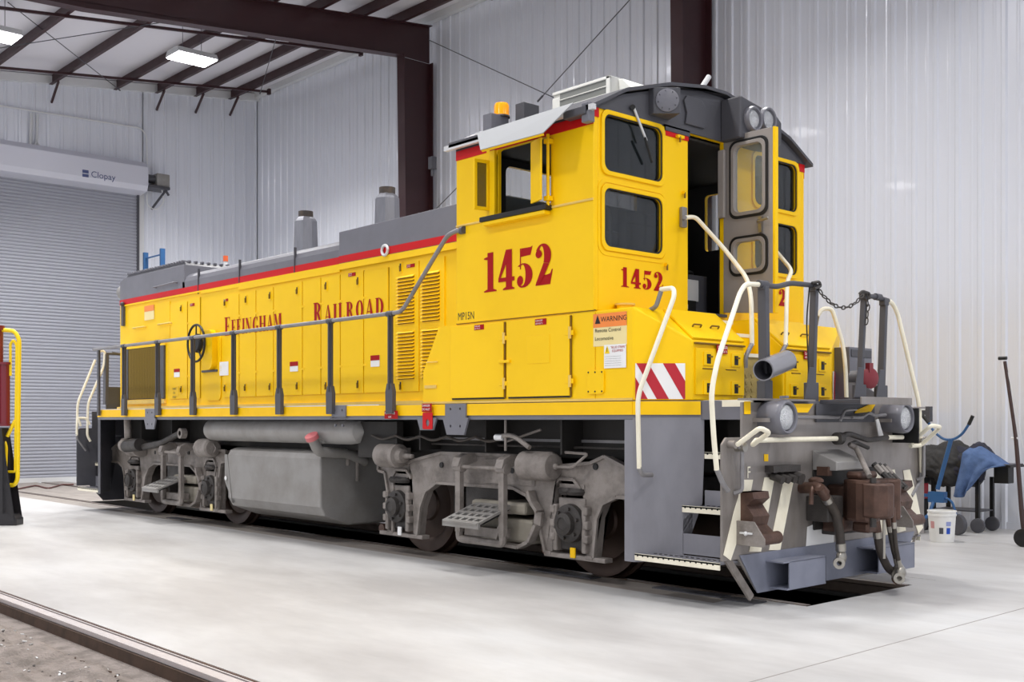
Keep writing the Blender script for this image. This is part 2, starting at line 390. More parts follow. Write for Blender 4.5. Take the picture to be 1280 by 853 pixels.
mb.box(XE, -12.66, -.66, .66, -.3, -.003, STR); mb.box(-1.35, -.55, -.98, -.84, -.004, .006, DGR); mb.box(.15, .85, -.97, -.83, -.004, .006, DGR); mb.box(-8.8, -8.3, -1.1, -.95, -.004, .004, DGR); mb.box(.9, 1.2, -1.02, -.85, -.004, .005, DGR)
struct(mb, 'trim_2')
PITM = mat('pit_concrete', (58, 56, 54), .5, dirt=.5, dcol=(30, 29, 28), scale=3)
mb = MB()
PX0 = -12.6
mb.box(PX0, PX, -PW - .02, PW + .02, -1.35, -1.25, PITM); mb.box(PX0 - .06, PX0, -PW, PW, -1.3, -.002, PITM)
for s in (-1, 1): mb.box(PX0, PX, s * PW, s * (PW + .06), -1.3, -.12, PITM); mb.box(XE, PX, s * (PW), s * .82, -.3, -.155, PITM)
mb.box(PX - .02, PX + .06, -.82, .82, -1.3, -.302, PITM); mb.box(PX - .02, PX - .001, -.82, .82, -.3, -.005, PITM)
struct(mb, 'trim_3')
RAILM = mat('rail_steel', (132, 118, 108), .3, metal=.7, dirt=.5, dcol=(90, 70, 58), scale=5)
def rail(y, x0, x1, z=0, s=1, m=RAILM):
    mb = MB(); pr = [(-.036, 0), (.036, 0), (.036, -.03), (.012, -.045), (.009, -.12), (.065, -.14), (.065, -.15), (-.065, -.15), (-.065, -.14), (-.009, -.12), (-.012, -.045), (-.036, -.03)]
    mb.prism([(x0, y + a, z + b) for a, b in pr], (x1 - x0, 0, 0), m); return mb
tag(rail(-.75, XE + .1, PX - .03).build('rail'), 'near running rail under the yellow locomotive, on the pit edge', 'rail', 'rails along the inspection pit')
tag(rail(.75, XE + .1, PX - .03).build('rail'), 'far running rail under the yellow locomotive, on the pit edge', 'rail', 'rails along the inspection pit')

# second track in the foreground, left
WRAIL = mat('worn_rail_top', (200, 194, 194), .35, metal=.3, dirt=.3, dcol=(170, 150, 140), scale=9)
mb = MB(); mb.box(XE, 11.5, -5.045, -5.03, -.3, -.002, RST); struct(mb, 'trim_4')
mb = rail(-5.13, XE, 11, .002, m=WRAIL); BRN = mat('rust_brown', (70, 50, 36), .75, dirt=.7, dcol=(42, 31, 24), scale=9)
mb.prism([(XE, -5.17, -.03), (XE, -5.17, -.14), (XE, -5.20, -.14), (XE, -5.185, -.03)], (30, 0, 0), BRN)
mb.box(XE, 11, -5.092, -5.046, -.1, -.02, BRN); mb.box(XE, 11, -5.070, -5.058, -.05, -.0, WRAIL)
tag(mb.build('rail'), 'bright-topped rail set in the concrete edge beside the mud, bottom left corner', 'rail')
# mud and fines of the foreground track
bm = bmesh.new(); nx, ny = 260, 90; X0, X1, Y0, Y1 = -7.5, 3.5, -9.5, -5.19
from mathutils import noise as mn
grid = []
for j in range(ny + 1):
    for i in range(nx + 1):
        x = X0 + (X1 - X0) * i / nx; y = Y1 + (Y0 - Y1) * (j / ny) ** 1.3
        t = min(1, max(0, (-5.36 + .05 * mn.noise((x * 1.5, 0, 3)) - y) / .10))
        z = -.10 + t * .045 + (mn.fractal((x * 2.2, y * 2.2, 0), 1, 2, 6) * .055 + abs(mn.noise((x * 9, y * 9, 1))) * .026) * t
        grid.append(bm.verts.new((x, y, z)))
for j in range(ny):
    for i in range(nx): bm.faces.new((grid[j * (nx + 1) + i], grid[(j + 1) * (nx + 1) + i], grid[(j + 1) * (nx + 1) + i + 1], grid[j * (nx + 1) + i + 1]))
me = bpy.data.meshes.new('mud'); bm.to_mesh(me); bm.free()
MUD = mat('packed_mud', (138, 128, 122), .7, dirt=.95, dcol=(84, 76, 70), scale=7, bump=.9)
me.materials.append(MUD)
for p in me.polygons: p.use_smooth = True
o = bpy.data.objects.new('packed_mud', me); COL.objects.link(o); o['kind'] = 'stuff'; o['label'] = 'grey packed mud and fines filling the foreground track'; o['category'] = 'mud'
mb = MB()
def mudz(x, y):
    t = min(1, max(0, (-5.36 + .05 * mn.noise((x * 1.5, 0, 3)) - y) / .10))
    return -.10 + t * .045 + (mn.fractal((x * 2.2, y * 2.2, 0), 1, 2, 6) * .055 + abs(mn.noise((x * 9, y * 9, 1))) * .026) * t
for i in range(420):
    x = random.uniform(-4.5, 1.6); y = -5.38 - random.random() ** 1.2 * 1.6; r = random.uniform(.003, .008)
    a = random.random() * 6.28; u = Vector((math.cos(a), math.sin(a), .2)) * r * random.uniform(1, 2.2); v = Vector((-math.sin(a), math.cos(a), 0)) * r
    mb.obox((x, y, mudz(x, y) + .004), u, v, (0, 0, r * .5), random.choice((WHT, TNK, BRN, BLR, ALU)))
o = mb.build('stone_chips'); o['kind'] = 'stuff'; o['label'] = 'light stone chips scattered over the foreground mud'; o['category'] = 'stones'
mb = MB(); q = qZ(72, 773, -.085); mb.beam(q, q + Vector((.10, .03, .01)), .02, .015, ALU); mb.ball(q + Vector((.11, .03, .01)), .018, ALU, 8)
tag(mb.build('spike_scrap'), 'small pale metal scrap lying in the mud beside the foreground rail', 'scrap')
mb = MB(); q = qZ(140, 792, -.085); mb.beam(q, q + Vector((.10, .05, .012)), .018, .014, HIV); mb.ball(q + Vector((.1, .05, .018)), .015, HIV, 8)
tag(mb.build('spike_scrap'), 'small yellow metal scrap lying in the mud beside the foreground rail', 'scrap')

# steel frame: rafters, columns, purlins
def frame(x, n, label_r, label_c):
    mb = MB(); Y = YW - .12
    low = [(5.30, 8.78), (-1.1, 8.11), (-4.5, 7.95), (-14, 6.9)]
    top = [(Y, roofz(Y) - .25), (-14, roofz(-14) - .25)]
    mb.prism([(x - .006, a, b) for a, b in low] + [(x - .006, a, b) for a, b in top[::-1]] + [(x - .006, Y, 8.78)], (.012, 0, 0), MAR)
    for (a, b), (c, d) in zip(low, low[1:]): mb.beam((x, a, b), (x, c, d), .22, .014, MAR)
    mb.beam((x, top[0][0], top[0][1]), (x, top[1][0], top[1][1]), .22, .014, MAR)
    t = thing('portal_frame', (x, 5.7, 0), label_c, 'steel frame')
    mb.build('rafter', t)
    mb = MB(); mb.prism([(x - .006, 5.42, 0), (x - .006, 5.34, 8.77), (x - .006, Y, 8.77), (x - .006, Y, 0)], (.012, 0, 0), MAR)
    mb.beam((x, 5.42, 0), (x, 5.30, 8.8), .24, .016, MAR, up=(0, 1, 0)); mb.box(x - .12, x + .12, Y - .01, Y + .01, 0, 8.77, MAR)
    mb.box(x - .16, x + .16, 5.35, Y, 0, .03, MAR)
    mb.build('column', t)
    m2 = MB(); m2.box(x - .15, x - .11, 5.50, 5.52, 0, 8.7, ALU); m2.build('edge_highlight', t)  # pale strip standing in for the bright highlight along the flange edge
frame(-11.85, 0, '', 'maroon steel wall column behind the hood with its deep rafter crossing the roof, top left')
frame(-4.72, 1, '', 'maroon steel wall column rising behind the air conditioner on the cab roof')
PLAB = ['first', 'second', 'third', 'fourth', 'fifth', 'sixth', 'seventh', 'eighth', 'ninth', 'tenth', 'eleventh', 'twelfth']
py = [5.35, 4.42, 3.42, 2.42, .95, -.55, -2.05, -3.55, -5.05, -6.55]
for i, y in enumerate(py):
    mb = MB(); z = roofz(y)
    mb.box(XE + .1, 8, y - .006, y + .006, z - .23, z - .004, MAR); mb.box(XE + .1, 8, y - .07, y + .006, z - .235, z - .225, MAR); mb.box(XE + .1, 8, y, y + .07, z - .012, z - .004, MAR)
    tag(mb.build('purlin'), '%s maroon roof purlin out from the side wall, running the length of the hall' % PLAB[i], 'beam', 'maroon roof purlins')
# eave angle and end-wall struts
mb = MB(); mb.box(XE, 9, YW - .14, YW - .02, roofz(YW) - .16, roofz(YW) - .02, ALU); struct(mb, 'trim_5')
mb = MB(); mb.beam((XE + .06, -14, roofz(-14) - .10), (XE + .06, YW, roofz(YW) - .12), .12, .18, ALU); struct(mb, 'trim_6')
def strut(x, y1, lab):
    mb = MB(); mb.beam((x, -13, roofz(-13) - .27), (x, y1, roofz(y1) - .27), .05, .05, MAR)
    mb.box(x - .05, x + .05, y1 - .03, y1 + .03, roofz(y1) - .34, roofz(y1) - .2, MAR)
    tag(mb.build('bracing_strut'), lab, 'brace', 'thin maroon struts under the purlins')
strut(-17.9, 5.75, 'thin maroon strut under the purlins nearest the end wall')
strut(-14.0, 5.8, 'thin maroon strut under the purlins between end wall and first rafter')
strut(-9.6, 5.8, 'thin maroon strut under the purlins beyond the first rafter')
for i, y in enumerate((5.35, 4.42, 3.42, .95, -.55)):
    mb = MB(); mb.beam((XE + .5, y, roofz(y) - .24), (XE + .06, y, roofz(y) - .62), .04, .05, MAR)
    tag(mb.build('knee_brace'), 'short maroon knee brace from end wall to the %s purlin' % PLAB[py.index(y)], 'brace', 'knee braces at the end wall')
def rod(p, q, lab, r=.009):
    mb = MB(); mb.cyl(p, q, r, DGR, n=8); mb.cyl(Vector(q) - (Vector(q) - Vector(p)).normalized() * .15, q, r * 2, DGR, n=8)
    tag(mb.build('bracing_rod'), lab, 'rod', 'steel cross-bracing rods')
rod(qY(536, 50, 5.9), qY(705, 128, 5.9), 'thin bracing rod running down from the left column top behind the cab roof')
rod(qY(787, 0, 5.8), qY(672, 127, 5.8), 'thin bracing rod running up from the air conditioner towards the roof')
rod(qY(610, 195, 5.9), qY(530, 277, 5.9), 'thin bracing rod rising behind the rear corner of the cab')
zc = 8.75
rod(qZ(10, 3, 8.85), qZ(150, 113, 8.85), 'thin roof rod descending to the right towards the end wall, left half of roof')
rod(qZ(0, 60, 8.7), qZ(215, 26, 8.9), 'thin roof rod crossing the purlins in the left half of roof')
rod(qZ(345, 48, 9.1), qZ(325, 117, 9.3), 'short roof rod beside the corner of the two walls')

# roll-up door
DOORM = mat('door_slats', (158, 160, 170), .45, metal=.1, dirt=.12, dcol=(156, 158, 170), scale=1)
mb = MB(); P = []
z = .09
while z < 6.95:
    P += [(.038, z), (.052, z + .014), (.056, z + .038), (.050, z + .060), (.036, z + .072)]; z += .076
vs = []
for a, z in P: vs += [(XE + a, -1.6, z), (XE + a, DY1 - .04, z)]
mb.add(vs, [(2 * i, 2 * i + 1, 2 * i + 3, 2 * i + 2) for i in range(len(P) - 1)], DOORM, False)
o = struct(mb, 'door_1')
m2 = MB(); m2.box(XE + .01, XE + .07, -1.6, DY1 - .04, .0, .10, ALU); m2.build('bottom_bar', o, label='pale bottom bar')
m2 = MB(); m2.box(XE - .1, XE + .02, -14, -1.6, 0, 7.3, CLAD); struct(m2, 'wall_end_near')
mb = MB(); mb.prism([(XE, -1.7, 6.72), (XE + .42, -1.7, 6.78), (XE + .48, -1.7, 6.9), (XE + .48, -1.7, 7.34), (XE + .3, -1.7, 7.48), (XE, -1.7, 7.5)], (0, 1.7 + DY1 + .05, 0), mat('hood_metal', (206, 207, 218), .4, metal=.1))
hd = tag(mb.build('door_hood', bevel=.01), 'long pale metal coil hood over the roll-up door', 'door hood')
mb = MB(); NVY = mat('logo_navy', (74, 84, 128), .5)
p0 = qX(112, 221, XE + .49); k = .012
mb.box(XE + .481, XE + .486, p0.y - .16, p0.y - .02, p0.z - .02, p0.z + .14, NVY); mb.box(XE + .484, XE + .49, p0.y - .16, p0.y - .02, p0.z + .05, p0.z + .065, ALU)
font(mb, 'Clopay', .2, ((XE + .483, p0.y + .03, p0.z + .0), (0, 1, 0), (0, 0, 1)), NVY, .004); mb.build('maker_lettering', hd, label='dark blue lettering')
# opener motor
t = thing('door_operator', (XE + .3, 3.2, 7.1), 'small grey motor operator mounted at the right end of the door hood', 'door motor')
mb = MB(); mb.box(XE + .1, XE + .45, 3.26, 3.58, 6.95, 7.25, TNK); mb.build('gear_case', t, bevel=.02)
mb = MB(); mb.cyl((XE + .28, 3.06, 7.12), (XE + .28, 3.26, 7.12), .1, DGR); mb.cyl((XE + .28, 3.04, 7.12), (XE + .28, 3.06, 7.12), .07, DGR); mb.build('motor', t)
mb = MB(); mb.box(XE + .03, XE + .5, 3.06, 3.56, 6.88, 6.94, DGR); mb.beam((XE + .45, 3.5, 6.9), (XE + .05, 3.3, 6.45), .04, .04, DGR); mb.beam((XE + .45, 3.45, 6.9), (XE + .45, 3.55, 6.75), .04, .04, DGR); mb.build('bracket', t)
mb = MB(); mb.tube([(XE + .35, 3.42, 6.9), (XE + .3, 3.5, 6.6), (XE + .2, 3.35, 6.4), (XE + .15, 3.15, 6.5), (XE + .2, 3.12, 6.75)], .014, ALU, 8, .1); mb.build('chain_loop', t)
# conduits above the door
mb = MB(); a = qX(0, 135, XE + .06); b_ = qX(175, 160, XE + .06); mb.tube([(XE + .06, a.y - 2, a.z - .0), (XE + .06, b_.y, b_.z), qX(183, 168, XE + .06), qX(184, 205, XE + .06)], .02, ALU, 8, .12)
tag(mb.build('conduit'), 'thin conduit run across the end wall above the roll-up door', 'conduit')
mb = MB(); mb.tube([qX(39, 142, XE + .08), qX(38, 188, XE + .08)], .035, ALU, 8); mb.tube([qX(47, 143, XE + .08), qX(46, 178, XE + .08), qX(40, 188, XE + .3)], .03, ALU, 8, .1); mb.tube([qX(46, 178, XE + .08), qX(53, 188, XE + .2)], .03, ALU, 8, .1)
tag(mb.build('conduit_drop'), 'pair of vertical conduits dropping to the top of the door hood', 'conduit')
mb = MB(); p = qY(545, 205, 5.45); mb.box(p.x - .06, p.x + .06, 5.3, 5.42, p.z - .12, p.z + .12, DGR); mb.cyl((p.x, 5.36, p.z - .12), (p.x, 5.36, p.z - .25), .03, DGR)
mb.build('socket_box', bpy.data.objects['portal_frame'], bevel=.006, label='small dark socket box')
# high-bay lights
def high_bay(x, y, z, lab, grp='high-bay lights under the roof', power=None):
    power = power or (LAMP_W * (1.9 if x < -12 else 1.5 if (x < -8 and y > 0) else 1))
    t = thing('high_bay_light', (x, y, z), lab, 'ceiling light', grp)
    mb = MB(); mb.prism([(x - .30, y - .42, z), (x - .22, y - .42, z + .12), (x + .22, y - .42, z + .12), (x + .30, y - .42, z)], (0, .84, 0), ALU); mb.build('housing', t)
    mb = MB(); mb.box(x - .28, x + .28, y - .40, y + .40, z - .02, z - .002, LAMPM); mb.build('lens', t)
    for s in (-1, 1):
        mb = MB(); mb.cyl((x, y + s * .2, z + .1), (x, y + s * .2, roofz(y + s * .2)), .006, DGR, n=6); mb.build('hanger_wire', t)
    lamp('high_bay_glow', (x, y, z - .03), (.56, .8), power, 132, parent=t)
high_bay(-14.35, 2.0, 8.6, 'glaring high-bay light under the roof purlins, left of the maroon rafter')
high_bay(-14.35, -1.75, 8.2, 'glaring high-bay light cut by the left edge of the picture')
for x in (-8.2, -1.2, 5.2):
    for y in (2.4, -1.9): high_bay(x, y, 8.6 if y > 0 else 8.1, 'high-bay light above the picture, over the locomotive', 'high-bay lights out of frame over the locomotive')
for x in (-8.2, -1.2, 5.2): high_bay(x, -6.4, 7.5, 'high-bay light above the picture, over the foreground track', 'high-bay lights out of frame over the foreground track')
high_bay(-14.35, -6.4, 7.5, 'high-bay light left of the picture, over the foreground track', 'high-bay lights out of frame over the foreground track')

# ================================================================== THE LOCOMOTIVE
XM = -4.93                                    # mid-length, both ends mirror about it
LOCO = thing('locomotive', (XM, 0, 0), 'long yellow and grey railroad switcher locomotive numbered 1452 standing over the inspection pit', 'locomotive')
XF = 1.247                                    # front end plate
XB = -11.107
A_ = Vector((.408, -1.5, 0)); B_ = Vector((.723, -1.154, 0)); C_ = Vector((.765, -1.107, 0))
def mirx(mb): mb.v = [(2 * XM - x, y, z) for x, y, z in mb.v]
def miry(mb): mb.v = [(x, -y, z) for x, y, z in mb.v]

# underframe: sill, deck, centre sill
mb = MB()
mb.prism([(A_.x, -1.5, 1.40), (2 * XM - A_.x, -1.5, 1.40), (2 * XM - C_.x, C_.y, 1.40), (XB + .0, -1.09, 1.40), (XB, 1.09, 1.40), (2 * XM - C_.x, -C_.y, 1.40), (2 * XM - A_.x, 1.5, 1.40), (A_.x, 1.5, 1.40), (C_.x, -C_.y, 1.40), (XF, 1.09, 1.40), (XF, -1.09, 1.40), (C_.x, C_.y, 1.40)], (0, 0, .15), GRY)
deck = mb.build('underframe', LOCO, bevel=.004)
mb = MB(); mb.box(-10.6, .75, -.45, .45, .95, 1.40, UND); mb.box(-10.2, .4, -1.04, -1.0, 1.06, 1.40, UND); mb.box(-10.2, .4, 1.0, 1.04, 1.06, 1.40, UND)
mb.box(-3.4, .35, -1.06, -1.03, 1.20, 1.225, HDR)
for x in (-9.2, -8.2, -2.6, -1.6, -.6): mb.box(x, x + .02, -1.3, 1.3, 1.1, 1.40, UND)
mb.build('centre_sill', LOCO)
mb = MB(); mb.box(-10.255, .408, -1.512, -1.5, 1.44, 1.545, YEL2); mb.beam((A_.x, -1.506, 1.492), (C_.x + .004, C_.y - .008, 1.492), .012, .105, YEL2)
mb.box(-10.255, -3.0, -1.506, -1.49, 1.545, 1.556, ALU)
mb.build('yellow_sill_band', LOCO)
mb = MB(); mb.box(-10.255, .408, 1.5, 1.512, 1.44, 1.545, YEL2); mb.build('yellow_sill_band', LOCO)
def gusset(px, w, m, name='jacking_bracket', zl=1.25, top=1.55, hole=True, red=None):
    x = qY(px, 517, -1.52).x; mb = MB()
    hs = [[(x + a + .012 * math.cos(t), z + .014 * math.sin(t)) for t in [i * .785 for i in range(8)]] for a in (-.07, .07) for z in (1.5, 1.34)] if hole else []
    o_ = [(x - w / 2, top), (x + w / 2, top), (x + w / 2, 1.42), (x + w * .62, 1.41), (x + w * .42, zl), (x - w * .42, zl), (x - w * .62, 1.41), (x - w / 2, 1.42)]
    mb.sheet(XZ(o_, -1.53), [XZ(h, -1.53) for h in hs], (0, .02, 0), m); return mb
for px, w, z in ((188, .30, 1.27), (424, .26, 1.43), (570, .30, 1.26)):
    gusset(px, w, GRY, zl=z).build('jacking_bracket', LOCO)
mb = gusset(534, .24, GRY, zl=1.30, top=1.42, hole=False); x = qY(534, 517, -1.54).x
mb.sheet(XZ(rrect(x - .075, x + .075, 1.31, 1.47, .01, 1), -1.538), [XZ([(x + .028 * math.cos(i * .63), 1.37 + .035 * math.sin(i * .63)) for i in range(10)], -1.538)], (0, .006, 0), RED)
mb.build('jacking_bracket', LOCO, label='red painted jacking bracket')
x = qY(534, 517, -1.54).x
def sticker(name, Y, x0, x1, z0, z1, bg, lines, parent, fr=None, band=None, bandh=.5):
    """flat warning sign on a side wall (facing -Y)"""
    mb = MB(); mb.box(x0, x1, Y - .003, Y, z0, z1, bg)
    if band: mb.box(x0, x1, Y - .005, Y - .001, z1 - (z1 - z0) * bandh, z1, band)
    for t, sz, zz, m, xx in lines: font(mb, t, sz, ((x0 + xx, Y - .006, zz), (1, 0, 0), (0, 0, 1)), m, .001)
    return mb.build(name, parent)
sticker('danger_decal', -1.54, x - .08, x + .07, 1.475, 1.555, LET, [('DANGER', .03, 1.525, WHT, .01), ('DO NOT', .03, 1.49, WHT, .01)], LOCO)
x = qY(489, 517, -1.54).x
sticker('danger_decal', -1.54, x - .11, x + .11, 1.41, 1.49, LET, [('FLAMMABLE', .032, 1.455, WHT, .01), ('GAS', .028, 1.42, WHT, .07)], LOCO)

# ---------------------------------------------------------------- hood
HY = .95
hood = MB()
HX0, HX1 = -10.77, -1.74
hood.box(HX0, HX1, -HY, HY, 1.56, 3.2, YEL)
hood.prism([(-8.6, a, b) for a, b in [(-HY, 3.19), (-HY, 3.36), (-.93, 3.42), (-.88, 3.465), (-.82, 3.49), (0, 3.56), (.82, 3.49), (.88, 3.465), (.93, 3.42), (HY, 3.36), (HY, 3.19)]], (4.06, 0, 0), GRY)
hood = hood.build('hood', LOCO, bevel=.01)
mb = MB(); mb.prism([(-10.77, -HY, 3.19), (-10.77, -HY, 3.56), (-10.60, -HY, 3.61), (-8.55, -HY, 3.61), (-8.5, -HY, 3.19)], (0, 2 * HY, 0), GRY)
mb.prism([(-10.74, -HY + .05, 3.575), (-10.58, -HY + .05, 3.66), (-8.62, -HY + .05, 3.66), (-8.57, -HY + .05, 3.6)], (0, 2 * HY - .1, 0), DGR)
for i in range(22):
    xx = -10.55 + i * .089; mb.box(xx, xx + .03, -HY + .02, -HY + .10, 3.655, 3.685, GRY)
for i in range(18): mb.box(-8.66, -8.60, -.85 + i * .1, -.81 + i * .1, 3.655, 3.685, GRY)
mb.tube([(-9.45, -HY, 3.36), (-9.45, -HY - .05, 3.36), (-8.75, -HY - .05, 3.37), (-8.75, -HY, 3.37)], .012, GRY, 8, .03)
mb.build('radiator_box', hood, bevel=.006)
mb = MB(); mb.prism([(-4.53, -HY - .03, 3.19), (-4.53, -HY - .03, 3.555), (-1.9, -HY - .03, 3.575), (-1.78, -HY - .03, 3.57), (-1.78, -HY - .03, 3.19)], (0, 2 * HY + .06, 0), GRY)
mb.box(-3.15, -1.85, -.8, .8, 3.57, 3.60, ALU)
mb.build('air_filter_box', hood, bevel=.006)
mb = MB()
mb.box(-10.772, -4.535, -HY - .006, -HY, 3.195, 3.275, RED); mb.box(-4.525, -1.75, -HY - .036, -HY - .02, 3.195, 3.275, RED)
mb.build('red_stripe', hood)
mb = MB(); mb.box(-4.525, -1.75, -HY - .034, -HY - .02, 3.12, 3.19, YEL)
mb.box(-6.92, -4.53, -HY - .02, -HY, 3.10, 3.19, YEL); mb.box(-10.7, -8.0, -HY - .015, -HY, 3.165, 3.19, YEL); mb.box(-8.0, -6.9, -HY - .012, -HY, 3.14, 3.19, YEL)
for xx in (-6.93, -5.55, -8.1): mb.box(xx, xx + .015, -HY - .012, -HY + .02, 3.15, 3.5, DGR)
mb.box(HX0 - .0, -2.28, -HY - .05, -HY, 1.553, 1.60, YELT)
mb.build('hood_trim', hood)
# eye ring
mb = MB(); p = qY(481, 313, -HY - .05)
mb.tube([p + Vector((.055 * math.cos(i * .524), 0, .055 * math.sin(i * .524))) for i in range(13)], .016, ALU, 8, .01); mb.build('lifting_eye', hood)
# hood doors
LK = MUL
def latch(mb, x, z, Y, s=1):
    mb.box(x - .025, x + .025, Y - .006, Y, z - .06, z + .06, YEL); mb.box(x - .012, x + .012, Y - .009, Y - .005, z - .035, z + .045, BLK); mb.beam((x + .008, Y - .02, z - .04), (x - .002, Y - .016, z + .02), .012, .014, MUL)
eds = [(-8.96, -8.42, 1.70, 3.07), (-8.39, -8.03, 1.70, 3.10), (-7.34, -6.92, 1.70, 3.05), (-6.90, -6.48, 1.70, 3.06), (-6.46, -6.04, 1.70, 3.06), (-6.02, -5.36, 1.70, 3.07), (-5.34, -4.95, 1.70, 3.07), (-4.93, -4.54, 1.70, 3.07), (-4.52, -4.07, 1.70, 3.07), (-4.05, -3.60, 1.70, 3.06)]
lt = {0: (228, 386, 228, 487), 2: (276, 380, 275, 486), 3: (309, 375, 308, 485), 4: (339, 370, 339, 484), 5: (373, 364, 373, 483), 7: (409, 358, 409, 483), 8: (449, 352, 449, 481)}
for i, (x0, x1, z0, z1) in enumerate(eds):
    mb = MB(); mb.box(x0, x1, -HY - .014, -HY, z0, z1, YEL)
    if i in lt:
        a, b_, c, d = lt[i]
        for q in (qY(a, b_, -HY), qY(c, d, -HY)): latch(mb, min(max(q.x, x0 + .05), x1 - .05), q.z, -HY - .014)
    for z in (2.75, 2.0): mb.box(x0 - .015, x0 + .035, -HY - .018, -HY - .005, z, z + .025, YEL)
    mb.box(x1, x1 + .010, -HY - .002, -HY, z0, z1, MUL)
    mb.build('hood_door', hood, bevel=.003)
def louvers(mb, x0, x1, z0, z1, n, Y, cut=None):
    h = (z1 - z0) / n
    for i in range(n):
        z = z0 + i * h; xe = x1 if cut is None else cut(z)
        if xe - x0 < .03: continue
        mb.prism([(x0, Y + .002, z + h * .95), (x0, Y - .028, z + h * .25), (x0, Y - .02, z + h * .22), (x0, Y + .002, z + h * .5)], (xe - x0, 0, 0), YEL)
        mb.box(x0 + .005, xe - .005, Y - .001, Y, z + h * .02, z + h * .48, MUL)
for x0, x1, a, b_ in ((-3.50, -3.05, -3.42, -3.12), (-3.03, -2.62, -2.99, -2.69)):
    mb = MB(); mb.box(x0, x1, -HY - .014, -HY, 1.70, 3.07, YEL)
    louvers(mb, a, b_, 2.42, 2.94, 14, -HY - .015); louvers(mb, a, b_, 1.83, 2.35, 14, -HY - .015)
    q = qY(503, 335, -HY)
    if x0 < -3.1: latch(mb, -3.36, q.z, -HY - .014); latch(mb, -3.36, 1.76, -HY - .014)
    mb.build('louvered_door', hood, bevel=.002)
# radiator intake with vertical shutters
mb = MB(); x0, x1, z0, z1 = -10.47, -9.14, 1.71, 2.49
mb.box(x0, x1, -HY - .002, -HY + .0, z0, z1, BLK)
for k in range(19):
    xx = x0 + .10 + k * .058
    if xx < x1 - .13: mb.obox((xx, -HY - .018, (z0 + z1) / 2), (.011, .006, 0), (-.002, .006, 0), (0, 0, (z1 - z0) / 2 - .01), mat('shutter_yellow', (124, 100, 22), .5))
mb.box(x0, x0 + .06, -HY - .03, -HY, z0, z1, DGR); mb.box(x1 - .12, x1, -HY - .03, -HY, z0, z1, DGR)
mb.box(x0 - .05, x1 + .03, -HY - .035, -HY, z0 - .07, z0 - .01, YELT); mb.box(x0 - .05, x0, -HY - .02, -HY, z0, z1 + .02, YEL); mb.box(x0 - .05, x1 + .03, -HY - .02, -HY, z1, z1 + .03, YEL)
mb.build('radiator_shutter', hood)
mb = MB(); mb.box(-10.4, -8.98, -HY - .012, -HY, 2.58, 3.12, YEL)
for a in (-9.98, -9.1):
    mb.tube([(a - .2, -HY - .01, 2.80), (a - .2, -HY - .05, 2.80), (a + .2, -HY - .05, 2.80), (a + .2, -HY - .01, 2.80)], .012, YELT, 8, .02)
mb.build('access_panel', hood, bevel=.003)
mb = MB(); q = qY(156, 390, -HY); mb.box(q.x - .05, q.x + .02, -HY - .04, -HY, q.z - .22, q.z + .10, DGR); mb.ball((q.x, -HY - .04, q.z + .12), .035, DGR, 10); mb.build('rear_marker', hood)
# brake wheel housing
mb = MB(); mb.prism(XZ(rrect(-7.86, -7.42, 1.66, 2.55, .08), -HY - .015), (0, .015, 0), YEL); mb.box(-7.95, -7.5, -HY - .03, -HY, 2.05, 2.08, DGR)
mb.prism(XZ(rrect(-7.80, -7.52, 2.08, 2.62, .1), -HY - .09), (0, .08, 0), YEL)
mb.build('brake_housing', hood, bevel=.006)
c = Vector((-7.78, -1.14, 2.44)); mb = MB()
mb.tube([c + Vector((.25 * math.cos(i * math.pi / 16), 0, .25 * math.sin(i * math.pi / 16))) for i in range(33)], .016, BLK, 8, .001)
for k in range(5):
    a = k * 2 * math.pi / 5 + .3; mb.cyl(c, c + Vector((.25 * math.cos(a), 0, .25 * math.sin(a))), .011, BLK, n=8)
mb.lathe([(0, 0), (0, .11), (.03, .13), (.06, .13), (.07, 0)], c - Vector((0, .02, 0)), (0, 1, 0), BLK)
mb.cyl(c, c + Vector((0, .2, 0)), .03, BLK); mb.build('brake_wheel', LOCO)
# stacks
for nm, X, r0, r1, zt in (('exhaust_stack', -6.84, .175, .14, 4.16), ('exhaust_stack', -4.95, .165, .135, 4.19)):
    mb = MB(); mb.lathe([(0, r0), (zt - 3.56, r1 + .015), (zt - 3.53, r1), (zt - 3.50, r1 - .03)], (X, 0, 3.5), (0, 0, 1), ALU if 0 else mat('stack_metal', (142, 143, 150), .35, metal=.5, dirt=.5, dcol=(104, 104, 112), scale=4, stretch=(3, 3, .5)), n=8, smooth=False)
    mb.box(X - r0 - .03, X + r0 + .03, -r0 - .03, r0 + .03, 3.48, 3.6, GRY)
    s_ = mb.build('exhaust_stack', LOCO)
    mb = MB(); mb.lathe([(0, .09), (.0, .10), (.10, .10), (.10, .08), (.02, .08)], (X, 0, zt - .02), (0, 0, 1), mat('sooty_steel', (66, 60, 56), .6, dirt=.5, dcol=(110, 90, 70), scale=14)); mb.build('stack_collar', s_)
